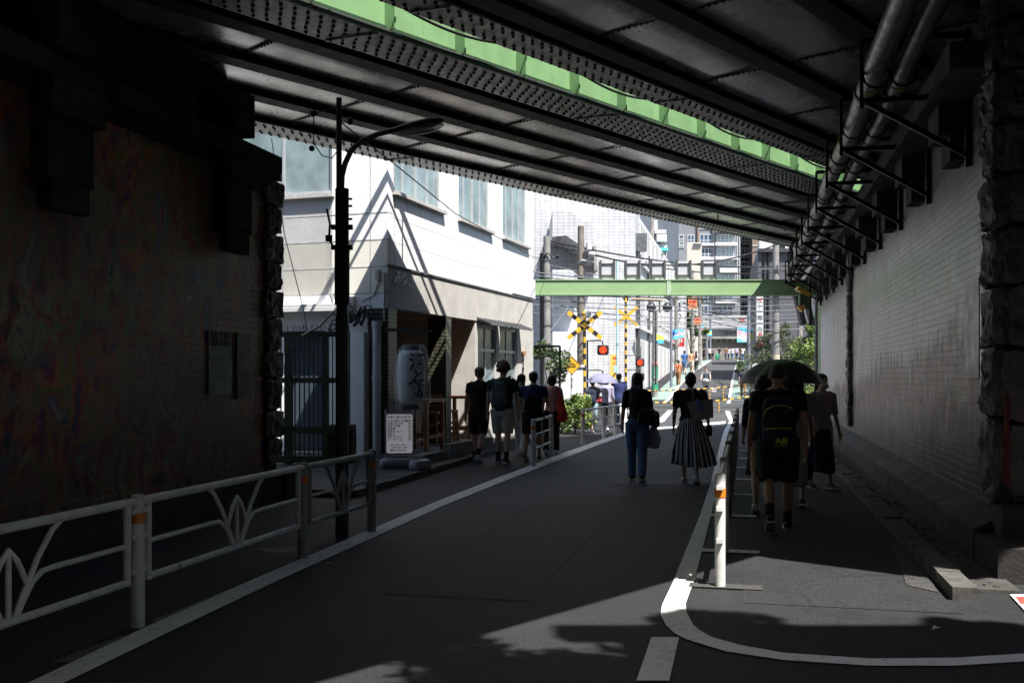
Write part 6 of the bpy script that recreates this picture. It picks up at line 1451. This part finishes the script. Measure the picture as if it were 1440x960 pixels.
def umbrella(label, c, R, hgt, m_, grip, tilt=0, ribs=8, shaft=BLACKM, inner=None):
    root_ = thing('umbrella', label, 'umbrella', c); b_ = MB(); n = 48; rows = 9; vs = [Vector((0, 0, 0))]; Mt = Matrix.Rotation(R_(tilt), 3, 'Y')
    for a in range(1, rows+1):
        t = a/rows
        for j in range(n):
            an_ = 2*math.pi*j/n; ph = (an_*ribs/(2*math.pi)) % 1; sc_ = math.sin(math.pi*ph)
            r = R*math.sin(t*1.25)/math.sin(1.25)*(1-.06*sc_*t); z = -hgt*(1-math.cos(t*1.25))/(1-math.cos(1.25))+.03*sc_*t*R*.6
            vs.append(Vector((math.cos(an_)*r, math.sin(an_)*r, z)))
    nv = len(vs); vs2 = [q-Vector((0, 0, .006)) for q in vs]
    tri = [(0, 1+j, 1+(j+1) % n) for j in range(n)]; qd = [(1+(a-1)*n+j, 1+a*n+j, 1+a*n+(j+1) % n, 1+(a-1)*n+(j+1) % n) for a in range(1, rows) for j in range(n)]
    b_._add([Mt@q for q in vs], tri+qd, True); b_._add([Mt@q for q in vs2], [tuple(reversed(f)) for f in tri+qd], True)
    lo = 1+(rows-1)*n; b_._add([Mt@vs[lo+j] for j in range(n)]+[Mt@vs2[lo+j] for j in range(n)], [(j, n+j, n+(j+1) % n, (j+1) % n) for j in range(n)])
    obj('canopy', b_, m_, root_)
    b_ = MB()
    for k_ in range(ribs):
        an_ = 2*math.pi*k_/ribs; pts = [Mt@Vector((math.cos(an_)*R*math.sin(t*1.25)/math.sin(1.25), math.sin(an_)*R*math.sin(t*1.25)/math.sin(1.25), -hgt*(1-math.cos(t*1.25))/(1-math.cos(1.25))-.012)) for t in (0, .25, .5, .75, 1)]
        b_.tube(pts, .003, 4); b_.bar(pts[2], Mt@Vector((0, 0, -hgt-.1)), .004, .004)
    obj('ribs', b_, shaft, root_)
    b_ = MB(); b_.cyl(Mt@Vector((0, 0, .05)), grip-Vector(c), .006, 8); obj('shaft', b_, shaft, root_)
    b_ = MB(); b_.cyl((grip-Vector(c))*.97, (grip-Vector(c))+(grip-Vector(c)).normalized()*.08, .013, 10); obj('handle', b_, BLACKM, root_); return root_
g_ = W_(p7, i7['wr'][0])
umbrella('pale lavender umbrella held over two people before the crossing', P(847, 525, 27.8), .45, .26, mat('lavender_cloth', (.19, .19, .29), .7, 0, .04), g_+Vector((0, 0, .05)), 2)
# ---------- two women on the road
p9, i9 = person('person with long black hair in black T-shirt and loose blue jeans walking away', U(896, 15.1), ADR+.05, 1.62, True, top=C_BLACK, sleeve=.8, bottom='pants', bmat=C_DENIM, hair='long', shoe=SHOEB, legs=((6, 4), (-8, 10)), arms=((4, 20, 12), (6, 42, 10)), tuck=True, vox=.010)
b = MB(); b.box(i9['up'](-.02*1.62, -.07, -.118), (.10, .012, .12)); b.box(i9['up'](-.02*1.62, .07, -.118), (.10, .012, .12)); obj('back_pockets', b, C_DENIM, p9)
root = thing('handbag', 'black leather handbag at the hip of the woman in jeans', 'bag', W_(p9, (.15, -.08, .98)), p9.rotation_euler[2])
b = MB(); b.ell((0, 0, 0), (.14, .08, .13), 18, 12, e=.5); obj('bag_body', remeshed(b, .01, 2, .008, 9), BLACKM, root); b = MB(); b.tube([(-.1, 0, .1), (-.04, 0, .26), (0, .03, .42), (.04, 0, .26), (.1, 0, .1)], .008, 6); obj('strap', b, BLACKM, root)
root = thing('jacket', 'dark garment draped over the forearm of the woman in jeans', 'jacket', W_(p9, (.27, .08, .96)), p9.rotation_euler[2]); b = MB(); b.rings([(0, 0, -.14, .05, .07), (0, .0, -.05, .08, .1), (0, .02, .05, .07, .1), (0, .02, .1, .03, .05)], 14); obj('cloth', remeshed(b, .012, 1, .02, 12), C_BLACK, root)
root = thing('plastic_bag', 'full grey plastic bag hanging from the right hand of the woman in jeans', 'bag', W_(p9, (.25, .05, .70)), p9.rotation_euler[2]); b = MB(); b.rings([(0, 0, -.20, .06, .05), (0, 0, -.17, .10, .07), (0, 0, -.05, .115, .08), (0, 0, .08, .07, .05), (0, 0, .17, .02, .015)], 18); obj('bag_body', remeshed(b, .010, 1, .014, 10), mat('grey_plastic_bag', (.42, .42, .46), .35, 0, .1), root)
b = MB(); b.tube([(0, 0, .15), (.02, .02, .24), (0, .02, .3)], .008, 6); obj('handle', b, mat('grey_plastic_bag', (0, 0, 0)), root)
STRIPE_W = cloth('cream_stripe', (.68, .66, .62)); 
p10, i10 = person('person with short dark hair in black T-shirt and black-and-white striped pleated skirt', U(971, 14.9), ADR+.02, 1.62, True, top=C_BLACK, sleeve=.75, bottom='skirt', bmat=[C_BLACK, STRIPE_W], skirt=(.10, .165, .078, .20, 13), hair='bun', shoe=SHOEW, legs=((4, 3), (-14, 12)), arms=((6, 14, 11), (4, 30, 12)), tuck=True, skin=SKIN2, vox=.010, wide=1.18)
root = thing('tote_bag', 'beige tote bag with a blue scarf, beside the striped skirt', 'bag', W_(p10, (.17, -.13, 1.10)), p10.rotation_euler[2]); root.rotation_euler[1] = R_(-12)
TOTE = mat('beige_leather', (.38, .31, .25), .45, 0, .1, 5)
b = MB(); b.prism([(-.17, -.05), (.13, -.05), (.13, .05), (-.17, .05)], -.15, -.14); vs = [(-.16, -.06, -.15), (.14, -.06, -.15), (.14, .06, -.15), (-.16, .06, -.15), (-.20, -.03, .15), (.19, -.03, .12), (.19, .03, .12), (-.20, .03, .15)]; b = MB(); b._add(vs, [(3, 2, 1, 0), (4, 5, 6, 7), (0, 1, 5, 4), (1, 2, 6, 5), (2, 3, 7, 6), (3, 0, 4, 7)]); obj('bag_body', b, TOTE, root)
b = MB(); b.tube([(-.1, -.03, .14), (-.07, -.02, .3), (-.06, .06, .33), (-.07, .1, .26)], [(.012, .004)]*4, 6); b.tube([(.08, -.03, .13), (.0, -.02, .3), (-.03, .06, .33), (-.04, .1, .26)], [(.012, .004)]*4, 6); obj('handle', b, TOTE, root)
b = MB(); b.rings([(0, -.06, -.04, .015, .01), (0, -.06, .04, .035, .02), (-.02, -.05, .12, .03, .02), (-.04, -.03, .17, .02, .02)], 10); obj('scarf', remeshed(b, .01, 1, .015, 14), mat('blue_scarf', (.12, .22, .45), .8), root)
root = thing('purse', 'small black purse in the right hand of the woman in the striped skirt', 'bag', W_(p10, (.27, .07, .78)), p10.rotation_euler[2]); b = MB(); b.ell((0, 0, 0), (.05, .09, .09), 14, 10, e=.6); obj('bag_body', b, BLACKM, root)
# ---------- right: bald man, umbrella party, masked woman
p11, i11 = person('person with shaved head in black T-shirt and shorts, walking away with a lime-trimmed backpack', U(1094, 10.35), ADR+.03, 1.73, top=C_BLACK, bottom='shorts', bmat=C_BLACK, hair='bald', shoe=SHOEK, socks=C_BLACK, legs=((-22, 24), (12, 6)), arms=((2, 10, 11), (-2, 12, 10)), wide=1.1, vox=.010)
bp = backpack('navy backpack with two lime reflective stripes and letters on the shaved-headed person', p11, i11, 1.73, .33, .52, .18, C_DNAVY, .135, -.17)
LIME = mat('lime_stripe', (.42, .62, .03), .4)
b = MB(); b.tube([(-.155, -.06, .06), (-.13, -.10, .13), (-.07, -.115, .17), (0, -.118, .18), (.07, -.115, .17), (.13, -.10, .145)], [.007]*6, 8); obj('lime_piping', b, LIME, bp)
b = MB(); b.tube([(-.14, -.10, -.065), (-.12, -.135, -.06), (0, -.150, -.05), (.12, -.135, -.055)], [.009]*4, 8); obj('lime_piping', b, LIME, bp)
text('NB', .085, LIME, bp, (.01, -.135, -.185), 0, 90, shear=.35, bold=.004)
b = MB(); b.box((.0, -.13, -.232), (.15, .004, .006)); obj('lime_underline', b, LIME, bp)
root = thing('shopping_bag', 'long pale grey plastic shopping bag carried to the right of the shaved-headed person', 'bag', U(1123, 11.2, .62), ADR); b = MB(); b.rings([(0, 0, -.26, .09, .05), (0, 0, -.24, .11, .06), (0, 0, -.05, .105, .06), (0, 0, .14, .085, .04), (0, 0, .2, .07, .02)], 18, e=.7); obj('bag_body', remeshed(b, .010, 1, .012, 9), mat('pale_plastic_bag', (.48, .47, .44), .4, 0, .08), root)
b = MB(); b.tube([(-.05, 0, .18), (-.01, 0, .3), (.0, 0, .33), (.02, 0, .3), (.05, 0, .18)], .006, 6); obj('handle', b, mat('pale_plastic_bag', (0, 0, 0)), root)
p12, i12 = person('person in dark navy dress and white sneakers left of the shaved-headed person', U(1072, 11.7), ADR, 1.60, True, top=C_DNAVY, sleeve=1.1, bottom='skirt', bmat=C_DNAVY, skirt=(.08, .26, .075, .13, 9), hair='bob', shoe=SHOEW, legs=((-16, 14), (10, 4)), arms=((6, 40, 10), (6, 40, 8)), skin=SKIN2)
p13, i13 = person('person in grey-white top and black trousers holding the black umbrella', U(1117, 12.2), ADR, 1.62, True, top=C_LGREY, sleeve=.8, bottom='skirt', bmat=C_BLACK, skirt=(.08, .22, .07, .11, 8), hair='long', shoe=SHOEB, legs=((10, 4), (-12, 12)), armpt=((-.10, .14, .70), None), skin=SKIN2)
g_ = W_(p13, i13['wr'][0])
um = umbrella('large black umbrella over the group walking beside the right wall', P(1098, 505, 12.4), .53, .30, mat('black_umbrella_cloth', (.030, .036, .042), .4, 0, .1, 4), g_+Vector((0, 0, .04)), 0)
p14, i14 = person('tall dark-haired person half hidden beyond the black umbrella', U(1104, 15.2), ADR, 1.84, top=C_DNAVY, bottom='pants', bmat=C_BLACK, hair='short', vox=.016)
p15, i15 = person('person in mauve knit top, dark skirt and pink face mask walking towards the camera', U(1155, 14.0), math.pi+.28, 1.60, True, top=C_MAUVE, sleeve=1.0, bottom='skirt', bmat=C_DNAVY, skirt=(.09, .16, .082, .125, 10), hair='tail', shoe=SHOEB, socks=C_WHITE, legs=((8, 4), (-8, 10)), arms=((6, 12, 9), (-6, 14, 14)), face=True, mask=MASKP, skin=SKIN2, head_turn=6, lean=0, vox=.010, wide=1.05)
# ---------- beyond the crossing
def road_z(u, Y): s_, t_ = st_of(U(u, Y)); return hz(s_)
def far(label, u, Y, **k):
    k.setdefault('vox', .03); return person(label, U(u, Y, road_z(u, Y)), k.pop('rz', ADR), **k)
far('person in orange T-shirt and brown trousers walking on the far left footway', 954, 64, H=1.6, fem=True, top=C_ORG, bottom='pants', bmat=C_BROWN, hair='short', vox=.02)
far('person in blue T-shirt and blue shorts on the far left footway', 962.5, 76, H=1.8, top=C_BLUE, bottom='shorts', bmat=cloth('blue_shorts', (.10, .17, .30)), hair='short', vox=.022)
far('person in peach shirt and cream shorts walking up the far left footway', 972.5, 78, H=1.75, top=C_PEACH, bottom='shorts', bmat=C_KHAKI, hair='short', vox=.022)
far('person in grey top and black trousers beside the peach shirt on the far left', 979, 82, H=1.65, fem=True, top=C_LGREY, bottom='pants', bmat=C_BLACK, hair='long', vox=.022)
far('person in black with a handbag on the right side of the far road', 1040.5, 66, H=1.66, fem=True, top=C_BLACK, sleeve=1.5, bottom='pants', bmat=C_BLACK, hair='long', hmat=HAIRK, vox=.02)
far('person in navy top and tan trousers at the right end of the crossing barrier', 1045, 55, H=1.62, top=C_DNAVY, bottom='pants', bmat=C_BROWN, hair='short', vox=.018, skin=SKIN2)
far_list = [(990, 118, C_BLACK, C_BLACK, 'person in black at the far left kerb below the yellow banner'), (998, 124, C_WHITE, C_BLACK, 'person in white T-shirt and black trousers at the top of the road, leftmost'), (1002, 126, C_GREY, C_BLACK, 'person in dark grey just right of the white T-shirt at the top of the road'),
    (1011.5, 128, C_BLACK, C_GREY, 'person in black jacket and white collar in the middle of the road top'), (1021, 127, C_BROWN, C_GREY, 'person in beige-brown with a red cap at the road top'), (1025, 129, C_LGREY, C_GREY, 'person in light grey right of the red cap'),
    (1030, 126, C_LGREY, C_DENIM, 'person in pale blue-grey at the road top before the right kerb'), (1036, 122, C_LAV, C_DNAVY, 'person in lavender shirt and dark trousers at the far right kerb'), (1042, 118, C_BLACK, C_DENIM, 'person in black top at the far right kerb'),
    (1045, 112, C_WHITE, C_DENIM, 'person in white shirt and jeans walking along the far right kerb'), (1049, 108, C_KHAKI, C_BLACK, 'person in cream jacket beside the white shirt on the far right'), (985, 116, C_WHITE, C_KHAKI, 'person in white and khaki at the far left kerb beside the black dress')]
for i, (u, Y, a, c, lb) in enumerate(far_list):
    pr, inf = far(lb, u, Y, H=1.6+.03*(i % 5), fem=bool(i % 2), top=a, bottom='pants', bmat=c, hair='short' if i % 2 == 0 else 'bob', vox=.045, rz=ADR+(math.pi if i in (1, 3) else 0))
    if 'red cap' in lb: b = MB(); b.ell(inf['H_'](0, 0, .04), (.09, .1, .06)); obj('cap', b, MATS['sign_red'], pr)
# ---------- cyclist riding towards the camera
cy, ic = person('person with sunglasses in dark T-shirt riding a bicycle towards the crossing', U(993, 55, road_z(993, 55)), math.pi+ADR, 1.70, top=C_GREY, bottom='pants', bmat=C_GREY, hair='short', shoe=SHOEK, legs=((72, 62), (40, 55)), seat=True, armpt=((-.15, .28, .60), (.15, .28, .60)), vox=.016, skin=SKIN2, lean=6, face=True)
cy.location.z += .02
b = MB(); 
for sx in (-1, 1): b.ell(ic['H_'](sx*.02, .05, .004), (.026, .01, .018), 10, 6)
b.bar(ic['H_'](-.02, .052, .004), ic['H_'](.02, .052, .004), .004, .004); obj('sunglasses', b, BLACKM, cy)
root = thing('bicycle', 'dark upright bicycle with a white bag in its front basket, ridden towards the crossing', 'bicycle', cy.location, math.pi+ADR)
def ring(b, c, R, r, n=28): b.tube([Vector(c)+Vector((0, math.cos(2*math.pi*i/n)*R, math.sin(2*math.pi*i/n)*R)) for i in range(n+1)], r, 6)
for y in (-.48, .56):
    b = MB(); ring(b, (0, y, .33), .31, .02); w_ = obj('wheel', b, BLACKM, root)
    b = MB()
    for k in range(14): a_ = 2*math.pi*k/14; b.bar((0, y, .33), (0, y+math.cos(a_)*.3, .33+math.sin(a_)*.3), .003, .003)
    ring(b, (0, y, .33), .285, .008); obj('spokes', b, GALV, w_)
b = MB(); b.tube([(0, -.12, .30), (0, -.2, .80)], .016, 8); b.tube([(0, -.12, .30), (0, .38, .62)], .018, 8); b.tube([(0, -.16, .55), (0, .36, .78)], .016, 8); b.tube([(0, .33, .92), (0, .45, .55), (0, .56, .33)], .016, 8); b.tube([(0, -.48, .33), (0, -.12, .30)], .012, 8); b.tube([(0, -.48, .33), (0, -.17, .6)], .012, 8); obj('frame', b, C_DNAVY, root)
b = MB(); b.tube([(-.28, .22, 1.0), (-.2, .3, 1.02), (0, .33, .97), (.2, .3, 1.02), (.28, .22, 1.0)], .013, 8); obj('handlebar', b, GALV, root)
b = MB(); b.ell((0, -.22, .84), (.1, .14, .04), 14, 8); obj('saddle', b, BLACKM, root)
b = MB(); b.box((0, .55, .80), (.32, .24, .22)); obj('basket', b, GALV, root)
b = MB(); b.bar((-.1, -.12, .22), (-.1, -.02, .22), .08, .02); b.bar((.1, -.14, .38), (.1, -.04, .38), .08, .02); b.cyl((-.05, -.12, .3), (.05, -.12, .3), .08, 12); obj('pedals', b, BLACKM, root)
root = thing('plastic_bag', 'white bag lying in the front basket of the bicycle', 'bag', W_(cy, (0, .55, .95)), math.pi+ADR); b = MB(); b.ell((0, 0, 0), (.17, .12, .12), 14, 10, e=.8); obj('bag_body', remeshed(b, .02, 1, .02, 8), WHT, root)
root = thing('handbag', 'black handbag at the side of the person in black beyond the crossing', 'bag', U(1036.5, 65.8, road_z(1036, 66)+.75), ADR); b = MB(); b.ell((0, 0, 0), (.17, .08, .14), 12, 8, e=.5); obj('bag_body', b, BLACKM, root); b = MB(); b.tube([(-.08, 0, .12), (0, 0, .3), (.08, 0, .12)], .01, 6); obj('strap', b, BLACKM, root)
root = thing('suitcase', 'small green suitcase beside the person in the black jacket at the road top', 'suitcase', U(1008.5, 128, road_z(1008, 128)), ADR); b = MB(); b.ell((0, 0, .42), (.25, .16, .38), 14, 10, e=.4); obj('shell', b, mat('sticker_green', (.04, .30, .16), .5), root)
for u, v, lb, c_ in ((1316, 884, 'scrap of white paper lying on the sunlit footway at the lower right', WHT), (462, 793, 'pale dry leaf lying on the road by the left white line', TOTE)):
    b = MB(); b._add([(-.03, -.012, .0), (.01, -.02, .012), (.035, .008, .004), (-.005, .022, .016), (-.03, -.012, .003), (.01, -.02, .015), (.035, .008, .007), (-.005, .022, .019)], [(3, 2, 1, 0), (4, 5, 6, 7), (0, 1, 5, 4), (1, 2, 6, 5), (2, 3, 7, 6), (3, 0, 4, 7)])
    tag(obj('litter' if v > 800 else 'dry_leaf', b, c_, None, G(u, v, .012)), lb, 'litter' if v > 800 else 'leaf')
bpy.data.scenes.remove(TMP)
